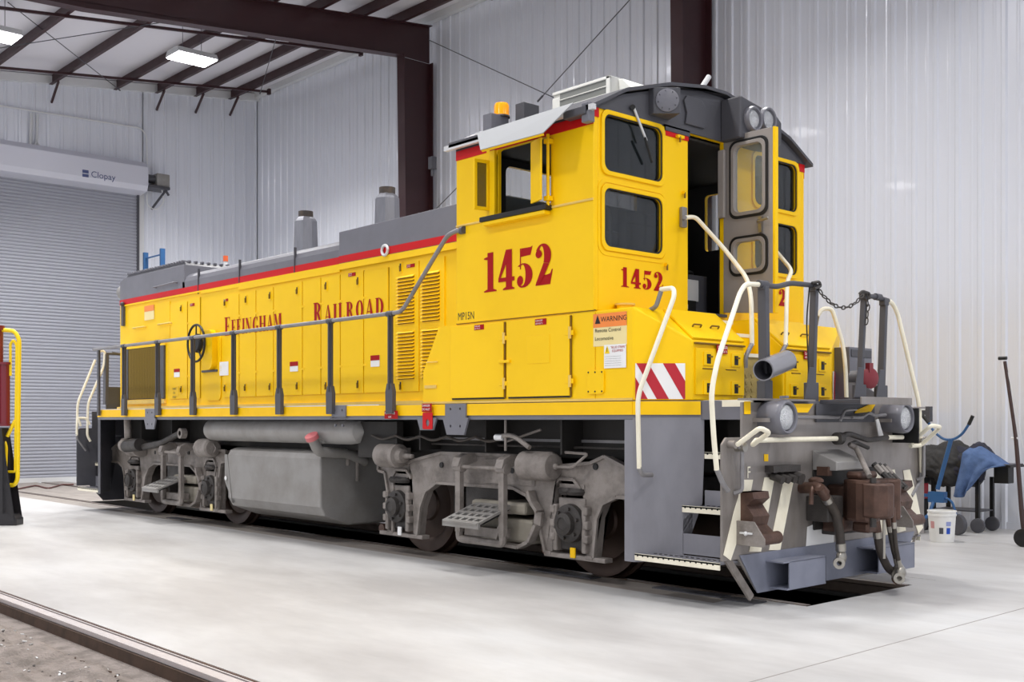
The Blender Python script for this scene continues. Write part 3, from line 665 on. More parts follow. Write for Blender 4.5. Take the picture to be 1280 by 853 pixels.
# hood stickers
def hsq(name, px0, px1, py0, py1, bg, lines, band=None, bandh=.5):
    a = qY(px0, py1, -HY); b_ = qY(px1, py0, -HY)
    sticker(name, -HY - .016, a.x, b_.x, a.z, b_.z, bg, lines(a, b_), hood, band=band, bandh=bandh)
dn = lambda a, b_: [('DANGER', (b_.z - a.z) * .42, a.z + (b_.z - a.z) * .56, WHT, .01), ('600 VOLTS', (b_.z - a.z) * .36, a.z + (b_.z - a.z) * .12, WHT, .01)]
no = lambda a, b_: []
for r_ in ((239, 244.5, 379, 383.5), (281, 286.5, 373.5, 377.5), (437, 446, 340.5, 346.5), (510, 520, 329.5, 335.5)): hsq('danger_decal', *r_, LET, dn)
hsq('warning_decal', 182, 194, 381, 401, BUF, no, WARN, .4)
hsq('warning_decal', 219, 226, 461, 472, WHT, no, LET, .4); hsq('warning_decal', 364, 374, 452, 465, WHT, no, LET, .45); hsq('warning_decal', 465, 476, 444, 459, WHT, no, LET, .45)
hsq('safety_card', 276, 287, 452, 470, WHT, lambda a, b_: [('!', .1, b_.z - .12, HIV, .03)])
hsq('stencil_note', 217, 224.5, 483, 495, YEL, lambda a, b_: [('SAND', .045, b_.z - .05, BLK, .01), ('ON', .045, b_.z - .11, BLK, .03), ('ONLY', .045, b_.z - .17, BLK, .01)])
mb = MB(); a = qY(281, 421, -HY - .016); b_ = qY(354, 398, -HY - .016)
lettering(mb, 'EFFINGHAM', (a.x, -HY - .016, 2.52), (1, 0, 0), (0, 0, 1), LET, [.245] + [.2] * 8, gap=.10, width=b_.x - a.x - .03)
mb.build('painted_name', hood, label='red serif word EFFINGHAM', fix=False)
mb = MB(); a = qY(392, 404, -HY - .016); b_ = qY(482, 380, -HY - .016)
lettering(mb, 'RAILROAD', (a.x, -HY - .016, 2.54), (1, 0, 0), (0, 0, 1), LET, [.245] + [.2] * 7, gap=.13, width=b_.x - a.x - .02)
mb.build('painted_name', hood, label='red serif word RAILROAD', fix=False)
# rear end fittings
mb = MB(); mb.cyl((-11.02, -.78, 3.43), (-10.76, -.78, 3.43), .12, TNK); mb.ball((-11.02, -.78, 3.43), .12, TNK); mb.build('rear_headlight_case', hood)

# ---------------------------------------------------------------- cab
CXR = -1.752; ZB = 2.29; ZE = 3.93
roofp = [(-1.57, 3.915), (-1.18, 4.115), (-.62, 4.275), (-.15, 4.345), (.16, 4.35), (.62, 4.275), (1.18, 4.115), (1.57, 3.915)]
mb = MB()
wl = [rrect(-1.19 + .0, -.50, 3.20, 3.80, .04, 3)]
side = [(CXR, ZB), (0, ZB), (0, ZE), (CXR, ZE)]
mb.sheet(XZ(side, -1.515), [XZ(w, -1.515) for w in wl], (0, .05, 0), YEL)
mb.sheet(XZ(side, 1.465), [XZ(rrect(-1.19, -.5, 3.20, 3.80, .04, 3), 1.465)], (0, .05, 0), YEL)
fy0, fy1 = -1.465, 1.465
LW = [rrect(-1.40, -.67, 3.44, 3.905, .07), rrect(-1.40, -.67, 2.82, 3.30, .07)]
RW = [rrect(.67, 1.375, 3.44, 3.905, .07), rrect(.67, 1.375, 2.82, 3.30, .07)]
DO = [(-.309, 2.36), (.21, 2.36), (.21, 3.935), (-.309, 3.935)]
mb.sheet(YZ([(fy0, ZB), (fy1, ZB), (fy1, 3.96), (fy0, 3.96)], -.05), [YZ(w, -.05) for w in LW + RW] + [YZ(DO, -.05)], (.05, 0, 0), YEL)
mb.sheet(YZ([(fy0, ZB), (fy1, ZB), (fy1, 3.96), (fy0, 3.96)], CXR), [YZ(rrect(-.95, -.15, 3.30, 3.84, .07), CXR), YZ(rrect(.25, .95, 3.40, 3.88, .07), CXR)], (.05, 0, 0), YEL)
mb.box(CXR, -1.70, -.95, .95, 1.56, ZB + .02, YEL)
# rounded corner posts and belt rail
mb.cyl((-.02, -1.495, ZB), (-.02, -1.495, ZE), .02, YEL, n=12); mb.beam((CXR, -1.52, 3.19), (0, -1.52, 3.19), .012, .02, YELT)
cab = mb.build('cab', LOCO, bevel=.006)
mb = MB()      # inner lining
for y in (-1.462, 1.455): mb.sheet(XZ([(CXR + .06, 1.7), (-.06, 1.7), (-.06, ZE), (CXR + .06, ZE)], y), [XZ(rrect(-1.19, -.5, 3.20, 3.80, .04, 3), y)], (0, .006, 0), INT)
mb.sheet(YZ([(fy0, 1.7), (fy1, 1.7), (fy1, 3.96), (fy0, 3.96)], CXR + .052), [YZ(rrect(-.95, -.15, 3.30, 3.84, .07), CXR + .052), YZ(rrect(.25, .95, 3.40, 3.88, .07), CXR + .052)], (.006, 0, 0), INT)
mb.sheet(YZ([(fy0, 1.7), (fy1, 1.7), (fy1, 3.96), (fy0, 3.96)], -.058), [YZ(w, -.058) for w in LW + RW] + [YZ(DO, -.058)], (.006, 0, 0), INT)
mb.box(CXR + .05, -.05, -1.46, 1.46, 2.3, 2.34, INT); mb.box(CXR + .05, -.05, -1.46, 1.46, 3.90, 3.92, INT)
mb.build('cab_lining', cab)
mb = MB(); mb.box(-.55, -.25, -.2, .12, 2.34, 2.5, BLK); mb.box(-.26, -.245, -.1, .0, 2.42, 2.46, ALU); mb.build('floor_heater', cab); mb = MB(); mb.box(-.55, -.2, -.9, -.35, 2.34, 3.1, INT); mb.prism([(-.55, -.9, 3.1), (-.2, -.9, 3.1), (-.2, -.9, 3.2), (-.5, -.9, 3.3)], (0, .5, 0), DGR); mb.box(-.5, -.3, -.28, .35, 2.34, 2.75, DGR); mb.box(-.29, -.28, -.2, .2, 2.5, 2.7, ALU); mb.cyl((-.35, 0, 2.75), (-.3, 0, 2.95), .015, ALU)
mb.build('control_stand', cab, bevel=.01)
mb = MB(); mb.box(-1.25, -.8, .3, .8, 2.8, 2.9, BLK); mb.prism([(-1.25, .3, 2.9), (-1.15, .3, 2.9), (-1.25, .3, 3.5), (-1.35, .3, 3.5)], (0, .5, 0), BLK); mb.cyl((-1.02, .55, 2.34), (-1.02, .55, 2.8), .05, DGR); mb.build('driver_seat', cab, bevel=.03)
mb = MB(); mb.tube([(-.32, -1.18, 2.4), (-.32, -1.18, 3.22), (-.32, -1.0, 3.22), (-.32, -1.0, 2.4)], .035, ALU, 12, .09); mb.cyl((-.30, -1.42, 3.06), (-.30, -.62, 3.0), .012, ALU, n=8); mb.build('reflection_pipe', cab)  # added pipes and rod behind the pane, standing in for a reflection
# fascia + roof stripes
mb = MB()
mb.prism([(.0, a, b) for a, b in [(-1.52, 3.935), (1.52, 3.935), (1.52, 3.945), (1.18, 4.10), (.62, 4.26), (.16, 4.335), (-.15, 4.335), (-.62, 4.26), (-1.18, 4.10), (-1.52, 3.945)]], (.014, 0, 0), DGR)
mb.prism([(CXR, a, b) for a, b in [(-1.52, 3.90), (1.52, 3.90), (1.52, 3.945), (1.18, 4.10), (.62, 4.26), (.16, 4.335), (-.15, 4.335), (-.62, 4.26), (-1.18, 4.10), (-1.52, 3.945)]], (.02, 0, 0), YEL)
mb.box(.0, .014, -.63, -.30, 3.90, 3.94, DGR); mb.box(0, .014, -.66, -.30, 3.935, 3.95, DGR)
for s in (-1, 1): mb.box(CXR, 0, s * 1.495, s * 1.52, 3.885, 3.96, DGR)
mb.build('cab_fascia', cab)
mb = MB()
for s in (-1, 1): mb = MB(); mb.box(CXR, 0.0, s * 1.515, s * 1.521, 3.80, 3.885, RED); mb.build('red_stripe', cab)
for a_, b_ in ((-.63, -.31), (-1.515, -1.46), (1.42, 1.515)): mb = MB(); mb.box(.0, .008, a_, b_, 3.86, 3.935, RED); mb.build('red_stripe', cab)
mb = MB(); up = [(a, b + .03) for a, b in roofp]
mb.prism([(CXR - .08, a, b) for a, b in roofp] + [(CXR - .08, a, b) for a, b in up[::-1]], (-CXR + .08 + .07, 0, 0), DGR)
mb.box(CXR - .08, .07, -1.60, -1.56, 3.89, 3.935, ALU)
roof = mb.build('cab_roof', LOCO)
mb = MB(); mb.box(CXR - .02, -1.2, -1.60, -1.53, 3.90, 3.96, DGR); mb.build('rain_gutter', roof, bevel=.01); mb = MB(); mb.box(-.25, .0, -1.62, -1.53, 3.86, 3.93, DGR); mb.box(-.06, .03, -1.6, -1.53, 3.80, 3.96, GRY); mb.build('rain_gutter', roof, bevel=.01)
# awning
t0, t1 = qY(597, 167, -1.63), qY(717, 129, -1.63); b0, b1 = qY(601, 188, -1.84), qY(679, 166.8, -1.84)
mb = MB(); mb.prism([t0, t1, b1, b0], (0, -.006, .004), mat('awning_metal', (150, 152, 155), .6)); mb.prism([b0 + Vector((0, 0, 0)), b1, b1 + Vector((-.01, .02, -.012)), b0 + Vector((0, .02, -.012))], (0, .002, .002), YEL); mb.build('window_awning', LOCO, label='pale sheet metal awning')
# windows
def pane(parent, pts, n, m=GLS):
    mb = MB(); mb.prism(pts, n, m); mb.build('window_pane', parent, label=None)
def grow(w, g):
    cx = (min(p[0] for p in w) + max(p[0] for p in w)) / 2; cz = (min(p[1] for p in w) + max(p[1] for p in w)) / 2
    hx = max(p[0] for p in w) - cx; hz = max(p[1] for p in w) - cz
    return [(cx + (p[0] - cx) * (hx + g) / hx, cz + (p[1] - cz) * (hz + g) / hz) for p in w]
def frame_ring(mb, w, X, g, t, m, g0=0):
    mb.sheet(YZ(grow(w, g), X), [YZ(grow(w, g0), X)], (t, 0, 0), m)
for k, w in enumerate(LW + RW):
    mb = MB(); frame_ring(mb, w, 0, .035, .018, YEL); frame_ring(mb, w, 0, .006, .008, BLK, -.012); mb.build('window_frame', cab, bevel=.004)
    pane(cab, YZ(grow(w, .005), -.03), (.006, 0, 0))
for s in (0,):
    big = rrect(-1.47, -.60, 2.745, 3.37, .1); mb = MB(); mb.sheet(YZ(big, .0), [YZ(grow(LW[1], .045), 0)], (.006, 0, 0), YEL); mb.build('window_surround', cab)
pane(cab, YZ(rrect(-.95, -.15, 3.30, 3.84, .07), CXR + .02), (.005, 0, 0), CLR); pane(cab, YZ(rrect(.25, .95, 3.40, 3.88, .07), CXR + .02), (.005, 0, 0), CLR)
pane(cab, XZ(rrect(-1.19, -.86, 3.20, 3.80, .03), 1.48), (0, .005, 0), CLR); pane(cab, XZ(rrect(-.83, -.5, 3.20, 3.80, .03), 1.48), (0, .005, 0), CLR)
mb = MB(); mb.box(-.86, -.83, 1.45, 1.5, 3.2, 3.8, BLK); mb.build('window_mullion', cab)
# near side window: sill, posts, wind deflectors
mb = MB(); mb.box(-1.33, -.48, -1.60, -1.515, 3.165, 3.21, BLK); mb.box(-1.3, -.5, -1.59, -1.515, 3.13, 3.165, YEL); mb.build('window_sill', cab, bevel=.008, label='black padded sill')
mb = MB(); mb.box(-1.26, -1.19, -1.54, -1.47, 3.20, 3.80, YEL); mb.box(-1.31, -1.27, -1.53, -1.51, 3.2, 3.82, YEL); mb.box(-1.21, -1.185, -1.50, -1.46, 3.2, 3.8, YEL); mb.build('sliding_sash', cab, bevel=.004)
mb = MB()
q0 = qY(597, 195, -1.72); mb.sheet([(-1.29, -1.53, 3.27), (-1.32, -1.68, 3.27), (-1.32, -1.68, 3.72), (-1.29, -1.53, 3.72)], [[(-1.296, -1.555, 3.30), (-1.315, -1.655, 3.30), (-1.315, -1.655, 3.69), (-1.296, -1.555, 3.69)]], (.025, 0, 0), YEL)
d1 = mb.build('wind_deflector', LOCO); pane(d1, [(-1.285, -1.55, 3.29), (-1.305, -1.66, 3.29), (-1.305, -1.66, 3.70), (-1.285, -1.55, 3.70)], (.004, 0, 0))
mb = MB(); mb.obox((-.585, -1.60, 3.50), (.095, -.035, 0), (.004, .010, 0), (0, 0, .26), YEL); mb.cyl((-.49, -1.555, 3.20), (-.49, -1.555, 3.80), .014, YEL, n=10)
for z in (3.26, 3.74): mb.box(-.52, -.46, -1.58, -1.52, z - .02, z + .02, YEL)
mb.build('wind_deflector', LOCO, bevel=.004, label='folded yellow deflector plate')
# road numbers
mb = MB(); lettering(mb, '1452', (-1.355, -1.5155, 2.545), (1, 0, 0), (0, 0, 1), LET, [.352] * 4, width=.885, gap=.10); mb.build('road_number', cab, label='large maroon numerals 1452 on the cab side', fix=False)
mb = MB(); lettering(mb, '1452', (.001, -1.19, 2.505), (0, 1, 0), (0, 0, 1), LET, [.165] * 4, width=.54, gap=.14); mb.build('road_number', cab, label='small maroon numerals 1452 left of the front door', fix=False)
mb = MB(); lettering(mb, '1452', (.001, .66, 2.505), (0, 1, 0), (0, 0, 1), LET, [.165] * 4, width=.54, gap=.14); mb.build('road_number', cab, label='small maroon numerals right of the front door', fix=False)
mb = MB(); font(mb, 'MP15N', .10, ((-1.73, -1.516, 2.32), (1, 0, 0), (0, 0, 1)), BLK, .001, sx=.78); mb.build('model_lettering', cab, label='small black letters MP15N')
# number board, headlight housing, cover plate
a = qX(817, 125, .07); d_ = (a - Vector((CX, CY, CZ))).dot(FW); b_ = Vector((CX, CY, CZ)) + ray(851, 125) * d_
zt = CZ + (HOR - 109) / F * d_; zb = CZ + (HOR - 142) / F * d_
mb = MB(); mb.prism([(.01, a.y, zb), (a.x, a.y, zb), (b_.x, b_.y, zb), (.01, b_.y + .1, zb)], (0, 0, zt - zb), DGR); nb = mb.build('number_board_box', cab, bevel=.008)
mb = MB(); cc = (a + b_) / 2; cc.z = (zt + zb) / 2; nf = -FW
mb.lathe([(0, .098), (.012, .098), (.016, .090), (.018, 0)], cc, nf, GRY, n=36)
for k in range(8): t_ = k * math.pi / 4 + .2; mb.ball(cc + nf * .02 + RT * .08 * math.cos(t_) + Vector((0, 0, .08 * math.sin(t_))), .006, DGR, 6)
mb.build('blank_cover', nb, label='round bolted cover')
mb = MB(); mb.prism(YZ([(-.38, 4.0), (-.12, 4.0), (-.08, 4.03), (-.10, 4.2), (-.16, 4.25), (-.36, 4.25), (-.40, 4.2), (-.36, 4.1)], .014), (.02, 0, 0), DGR); mb.build('cover_plate', cab, bevel=.004)
mb = MB(); mb.prism([(.014, a, b) for a, b in [(.14, 3.93), (.72, 3.93), (.78, 3.97), (.78, 4.18), (.72, 4.22), (.62, 4.24), (.14, 4.31)]], (.22, 0, 0), DGR)
c1, c2 = qX(941, 149, .25), qX(959, 150, .25)
hh = mb.build('headlight_housing', cab, bevel=.015)
for c in (c1, c2):
    mb = MB(); mb.lathe([(-.03, .115), (.02, .115), (.035, .105), (.03, .092), (.0, .088)], c, (1, 0, 0), GRY, n=28); mb.lathe([(.0, .09), (.018, .07), (.026, .0)], c, (1, 0, 0), LNS); mb.build('headlight', hh)
# horn on roof, beacon, boxes, air conditioner
mb = MB(); a = qX(880, 110, -.5); p = qX(874, 108, -.35); q = qX(886, 96, -.35); mb.cyl(p + Vector((0, 0, -.05)), q, .026, ALU); mb.cyl((p.x, p.y, 4.3), p, .02, ALU); mb.build('air_horn', roof)
rz = lambda y: 3.93 + (4.33 - 3.93) * max(0, min(1, (1.62 - abs(y)) / 1.4)) ** .8
def roofbox(px0, px1, py0, py1, X, m, name):
    a, b_ = qX(px0, py1, X), qX(px1, py0, X); mb = MB()
    mb.box(X - .12, X, a.y, b_.y, rz(a.y) - .03, b_.z, m); return mb.build(name, roof, bevel=.005), (a + b_) / 2, b_.z
bx, c, zt = roofbox(614, 636, 146, 158, -1.55, GRY, 'beacon_base'); c = qX(627, 140, -1.6)
mb = MB(); mb.lathe([(0, .045), (.01, .075), (.02, .072), (.10, .072), (.125, .06), (.13, 0)], (c.x, c.y, zt), (0, 0, 1), AMB); mb.lathe([(-.01, .08), (.0, .08), (.015, .07)], (c.x, c.y, zt), (0, 0, 1), BLK); mb.build('amber_beacon', roof)
roofbox(655, 674, 132, 148, -1.3, DGR, 'vent_box')
ax0, ax1, ay0, ay1, az0, az1 = -1.52, -.76, -.5, .42, 4.27, 4.585
mb = MB(); mb.box(ax0, ax1, ay0 + .02, ay1, az0, az1, ACW); mb.box(ax0, ax1 + .0, ay0, ay0 + .02, az1 - .03, az1, ACW); mb.box(ax1 - .05, ax1, ay0, ay0 + .02, az0, az1, ACW); mb.box(ax0, ax0 + .10, ay0, ay0 + .02, az0, az1 - .06, ACW)
mb.prism([(ax1, ay0 + .12, az0), (ax1 + .35, ay0 + .12, az0), (ax1 + .05, ay0 + .12, az1 - .02), (ax1, ay0 + .12, az1 - .02)], (0, .8, 0), ACW)
for k in range(1, 4): z = az0 + k * .072; mb.box(ax0 + .1, ax1 - .05, ay0, ay0 + .02, z, z + .012, ACW)
acu = mb.build('air_conditioner', roof, bevel=.006)
mb = MB(); mb.box(ax0 + .1, ax1 - .05, ay0 + .008, ay0 + .02, az0, az1 - .03, mat('grille_dark', (120, 122, 118), .5)); mb.build('intake_grille', LOCO)
# wiper
mb = MB(); mb.cyl(qX(792, 134, .03), qX(808, 176, .035), .011, ALU, n=8); mb.cyl(qX(806, 172, .05), qX(815, 203, .03), .012, BLK, n=8); mb.cyl(qX(791, 134, .0), qX(791, 134, .05), .022, BLK, n=10); mb.build('windscreen_wiper', cab)
# small latches at the door post
for i, (px, py_) in enumerate(((850, 171), (856, 241), (834, 331))):
    p = qX(px, py_, .02); mb = MB(); w_ = .045 if i == 0 else .018; mb.box(0, .035, p.y - w_, p.y + w_, p.z - .012, p.z + .012, YEL); mb.cyl((.03, p.y - .01, p.z), (.03, p.y - .01, p.z - .05), .008, MUL, n=8); mb.build('door_hook', cab)
# door (swung open)
mb = MB(); yd = .205
w1 = rrect(.125, .43, 3.27, 3.87, .06); w2 = rrect(.125, .43, 2.75, 3.0, .06)
mb.sheet(XZ([(0.0, 2.38), (.53, 2.34), (.53, 3.98), (0.0, 3.98)], yd), [XZ(w1, yd), XZ(w2, yd)], (0, .04, 0), DOR)
mb.box(.53, .555, yd + .0, yd + .05, 2.34, 3.98, YEL); mb.box(.0, .53, yd + .04, yd + .046, 2.4, 2.5, YEL)
door = mb.build('cab_door', LOCO, bevel=.004)
for w in (w1, w2):
    mb = MB(); mb.sheet(XZ(grow(w, .055), yd - .014), [XZ(grow(w, .03), yd - .014)], (0, .014, 0), BLK); mb.sheet(XZ(grow(w, .032), yd - .02), [XZ(w, yd - .02)], (0, .02, 0), DOR); mb.build('window_gasket', door, bevel=.004)
    pane(door, XZ(grow(w, .004), yd + .015), (0, .005, 0), CLR)
mb = MB(); mb.box(.40, .43, yd - .03, yd, 3.06, 3.20, CHR); mb.tube([(.415, yd - .02, 3.15), (.415, yd - .07, 3.15), (.53, yd - .07, 3.17)], .014, CHR, 8, .03); mb.build('door_handle', door)
mb = MB(); mb.box(-.03, .04, yd - .05, yd - .015, 3.24, 3.86, DOR); mb.build('hinge_cover', door, bevel=.008)
mb = MB(); mb.box(-.05, .03, -.33, .22, 2.335, 2.36, DGR); mb.build('door_threshold', cab)

# ---------------------------------------------------------------- equipment cabinets below and ahead of the cab
mb = MB()
mb.prism(XZ([(-2.274, 1.552), (-.001, 1.552), (-.001, 2.285), (-1.97, 2.285), (-2.04, 2.26), (-2.274, 1.86)], -1.5), (0, .62, 0), YEL)
mb.prism(XZ([(-2.274, 1.552), (0, 1.552), (0, 2.285), (-1.97, 2.285), (-2.274, 1.86)], 1.5), (0, -.62, 0), YEL)
mb.box(-1.75, -.06, -.9, .9, 1.552, 2.285, YEL); mb.box(-1.76, .0, -1.508, -1.49, 2.284, 2.296, MUL)
mb.box(-2.27, A_.x, -1.506, -1.4995, 1.5525, 1.572, YELT)
mb.tube([(-2.2, -1.5, 1.95), (-2.2, -1.515, 1.95), (-2.05, -1.515, 1.95), (-2.05, -1.5, 1.95)], .006, YELT, 6, .004); mb.box(-2.24, -2.06, -1.512, -1.5, 1.70, 1.73, YELT)
ecab = mb.build('equipment_cabinet', LOCO, bevel=.006)
for k, (x0, x1) in enumerate(((-1.83, -1.09), (-1.045, -.272))):
    mb = MB(); mb.box(x0, x1, -1.525, -1.5, 1.60, 2.265, YEL); mb.box(x0 + .01, x1, -1.515, -1.5, 1.585, 1.60, BLK); mb.box(x1 - .004, x1 + .014, -1.515, -1.5, 1.59, 2.265, MUL)
    for z in (2.12, 1.72): mb.cyl((x1 + .014, -1.53, z - .05), (x1 + .014, -1.53, z + .05), .014, YELT, n=8); mb.box(x1 - .05, x1 + .05, -1.53, -1.52, z - .02, z + .02, YEL)
    if k == 0: mb.box(x1 - .04, x1 + .10, -1.545, -1.525, 1.90, 1.925, YEL)
    if k == 1: mb.box(-.78, -.50, -1.529, -1.525, 1.88, 2.12, YEL)
    mb.build('cabinet_door', ecab, bevel=.004)
for px0, px1, py0, py1 in ((593, 605, 405.5, 413), (669, 683, 398, 407)):
    a, b_ = qY(px0, py1, -1.526), qY(px1, py0, -1.526); sticker('danger_decal', -1.526, a.x, b_.x, a.z, b_.z, LET, dn(a, b_), ecab)
a, b_ = qY(735, 493, -1.5), qY(756, 462, -1.5); mb = MB(); mb.prism(XZ(rrect(a.x, b_.x, a.z, b_.z, .03), -1.515), (0, .015, 0), YEL)
for fx in (.1, .5, .9):
    for z in (a.z + .02, b_.z - .02): mb.ball((a.x + (b_.x - a.x) * fx, -1.516, z), .008, BLK, 6)
mb.build('inspection_cover', ecab, bevel=.003)
sticker('warning_sign', -1.5, -.015, .345, 1.992, 2.255, BUF, [('WARNING', .058, 2.188, BLK, .085), ('Remote Control', .042, 2.105, BLK, .02), ('Locomotive', .042, 2.040, BLK, .02)], ecab, band=WARN, bandh=.42)
mb = MB(); mb.prism(XZ([(.005, 2.175), (.065, 2.175), (.035, 2.245)], -1.507), (0, .001, 0), BLK); mb.build('warning_triangle', ecab)
sticker('warning_card', -1.506, .108, .343, 1.812, 2.0, WHT, [('\"BLUE STRIPE\"', .026, 1.968, LET, .075), ('EQUIPPED', .026, 1.94, LET, .09)] + [('-------------------------', .022, 1.90 - i * .018, DGR, .01) for i in range(5)], ecab)
mb = MB(); mb.prism(XZ([(.118, 1.93), (.172, 1.93), (.145, 1.992)], -1.513), (0, .001, 0), HIV); mb.box(.142, .147, -1.5145, -1.513, 1.942, 1.975, BLK); mb.build('warning_triangle', ecab, label='small yellow triangle')

ZS = 2.024
def sand_box(y0, sgn, inner, name='sand_box', by=1.154):
    """front box: chamfered outer corner, sloping hatch; sgn=-1 near side"""
    A = Vector((.408, sgn * 1.5, 0)); B = Vector((.723, sgn * by, 0))
    v = [(A.x, A.y, 1.552), (B.x, B.y, 1.552), (.723, inner, 1.552), (-.0, inner, 1.552), (.0, A.y, 1.552),
         (A.x, A.y, 2.285), (B.x, B.y, ZS), (.723, inner, ZS), (.408, inner, 2.285), (0, inner, 2.285), (0, A.y, 2.285), (.408, sgn * (1.09 if sgn < 0 else 1.0), 2.285)]
    f = [(0, 1, 6, 5), (1, 2, 7, 6), (2, 3, 9, 8, 7), (3, 4, 10, 9), (4, 0, 5, 10), (5, 11, 8, 9, 10), (11, 6, 7, 8), (5, 6, 11), (0, 4, 3, 2, 1)]
    mb = MB(); mb.add(v, f, YEL)
    return mb.build(name, LOCO, bevel=.012)
mb = MB(); q = qX(780, 382, .06); mb.cyl((.07, q.y, 2.28), (.07, q.y, 2.34), .07, YEL, n=20); mb.cyl((.07, q.y, 2.34), (.07, q.y, 2.355), .085, YELT, n=20); mb.build('sand_filler_cap', LOCO)
sbn = sand_box(0, -1, -.483); sbf = sand_box(0, 1, .079, by=.84)
SL = Vector((.315, 0, ZS - 2.285)).normalized(); SN = Vector((-SL.z, 0, SL.x))
def box_front(sb, y0, y1, cols, stk):
    mb = MB(); mb.box(.723, .737, y0, y1, 1.60, 1.965, YEL); mb.box(.737, .742, y0 + .08, y0 + .22, 1.80, 1.808, MUL); mb.box(.737, .742, y1 - .25, y1 - .11, 1.80, 1.808, MUL)
    for y in cols:
        for z in (1.885, 1.655):
            mb.box(.736, .746, y - .06, y + .06, z - .055, z + .055, YEL); mb.box(.745, .749, y - .025, y + .025, z - .04, z + .035, BLK); mb.box(.749, .765, y - .012, y + .03, z + .008, z + .022, MUL)
    mb.build('box_door', sb, bevel=.003)
    mb = MB(); c = Vector((.565, (y0 + y1) / 2, 2.155)); mb.obox(c + SN * .012, SL * .195, (0, (y1 - y0) / 2 + .02, 0), SN * .010, YEL)
    for y in (y0 + .16, y1 - .24):
        p = Vector((.60, y, 2.128)) + SN * .02; mb.tube([p + Vector((0, -.05, 0)), p + Vector((-.0, -.05, 0)) + SN * .025, p + Vector((0, .05, 0)) + SN * .025, p + Vector((0, .05, 0))], .008, MUL, 6, .02)
    mb.box(.71, .745, y0 - .01, y1 + .01, 1.995, 2.01, MUL)
    mb.build('sloping_hatch', sb, bevel=.006)
    mb = MB(); a, b_ = stk; mb.box(.746, .749, a, b_, 1.93, 2.0, LET); font(mb, 'DANGER', .032, ((.749, a + .01, 1.968), (0, 1, 0), (0, 0, 1)), WHT, .001); font(mb, '600 VOLTS', .026, ((.749, a + .01, 1.938), (0, 1, 0), (0, 0, 1)), WHT, .001); mb.build('danger_decal', sb)
box_front(sbn, -1.13, -.50, (-.98, -.62), (-.88, -.74)); box_front(sbf, .10, .80, (.22, .66), (.36, .50))
# chevron plates on the chamfered faces
CH = (B_ - A_).normalized(); CN = Vector((CH.y * -1, CH.x, 0)) * -1
if CN.y > 0: CN = -CN
def chevron(sgn, parent):
    mb = MB(); L = .39; z0, z1 = 1.562, 1.842; o0 = Vector((.408, -1.5, 0)) + CH * .018 + CN * .004
    def T(p): return Vector((p.x, p.y * -sgn, p.z)) if sgn > 0 else p
    H = z1 - z0
    mb.prism([T(o0 + CH * a + Vector((0, 0, b))) for a, b in ((0, z0), (L, z0), (L, z1), (0, z1))], T(CN * .003), WHT)
    from_ = lambda u: [(u, z1), (u + .095, z1), (u + .095 + .16, z0), (u + .16, z0)]
    for u in (-.158, .008, .215):
        P = from_(u); Q = []
        for i in range(4):                   # clip to the plate
            (a, b), (c, d) = P[i], P[(i + 1) % 4]
            ia, ic = 0 <= a <= L, 0 <= c <= L
            if ia: Q.append((a, b))
            if ia != ic or (not ia and not ic and (a < 0) != (c < 0)):
                for lim in ((0, L) if a < c else (L, 0)):
                    if (a - lim) * (c - lim) < 0: t = (lim - a) / (c - a); Q.append((lim, b + (d - b) * t))
        if len(Q) > 2: mb.prism([T(o0 + CN * .003 + CH * a + Vector((0, 0, b))) for a, b in Q], T(CN * .002), mat('chevron_red', (186, 24, 44), .4))
    mb.build('chevron_plate', parent)
chevron(-1, sbn)
mb = MB(); o0 = Vector((.723, .84, 1.562)); dr = Vector((-.315, .66, 0)).normalized(); nr = Vector((dr.y, -dr.x, 0))
mb.prism([o0 + nr * .004 + dr * a + Vector((0, 0, b)) for a, b in ((.06, 0), (.45, 0), (.45, .28), (.06, .28))], nr * .003, WHT)
for a in (.1, .27): mb.prism([o0 + nr * .008 + dr * (a + c) + Vector((0, 0, b)) for c, b in ((0, 0), (.08, 0), (.15, .28), (.07, .28))], nr * .002, MATS['chevron_red'])
mb.build('chevron_plate', sbf)
# centre steps up to the door
mb = MB(); CHK = mat('chequer_plate', (176, 156, 96), .45, dirt=.6, dcol=(110, 96, 70), scale=12, bump=.4)
mb.box(.44, .62, -.483, .079, 1.93, 1.96, CRM); mb.box(.20, .40, -.483, .079, 2.12, 2.15, CRM); mb.box(0, .2, -.483, .079, 2.25, 2.28, CRM)
mb.box(.60, .605, -.483, .079, 1.552, 1.93, CHK); mb.box(.39, .395, -.483, .079, 1.96, 2.12, YEL); mb.box(.19, .2, -.483, .079, 2.15, 2.25, YEL)
for i in range(7):
    for j in range(4): mb.obox((.608, -.45 + i * .085, 1.60 + j * .06), (.003, 0, 0), (0, .025, .012), (0, -.008, .016), CHK)
mb.build('centre_steps', LOCO)

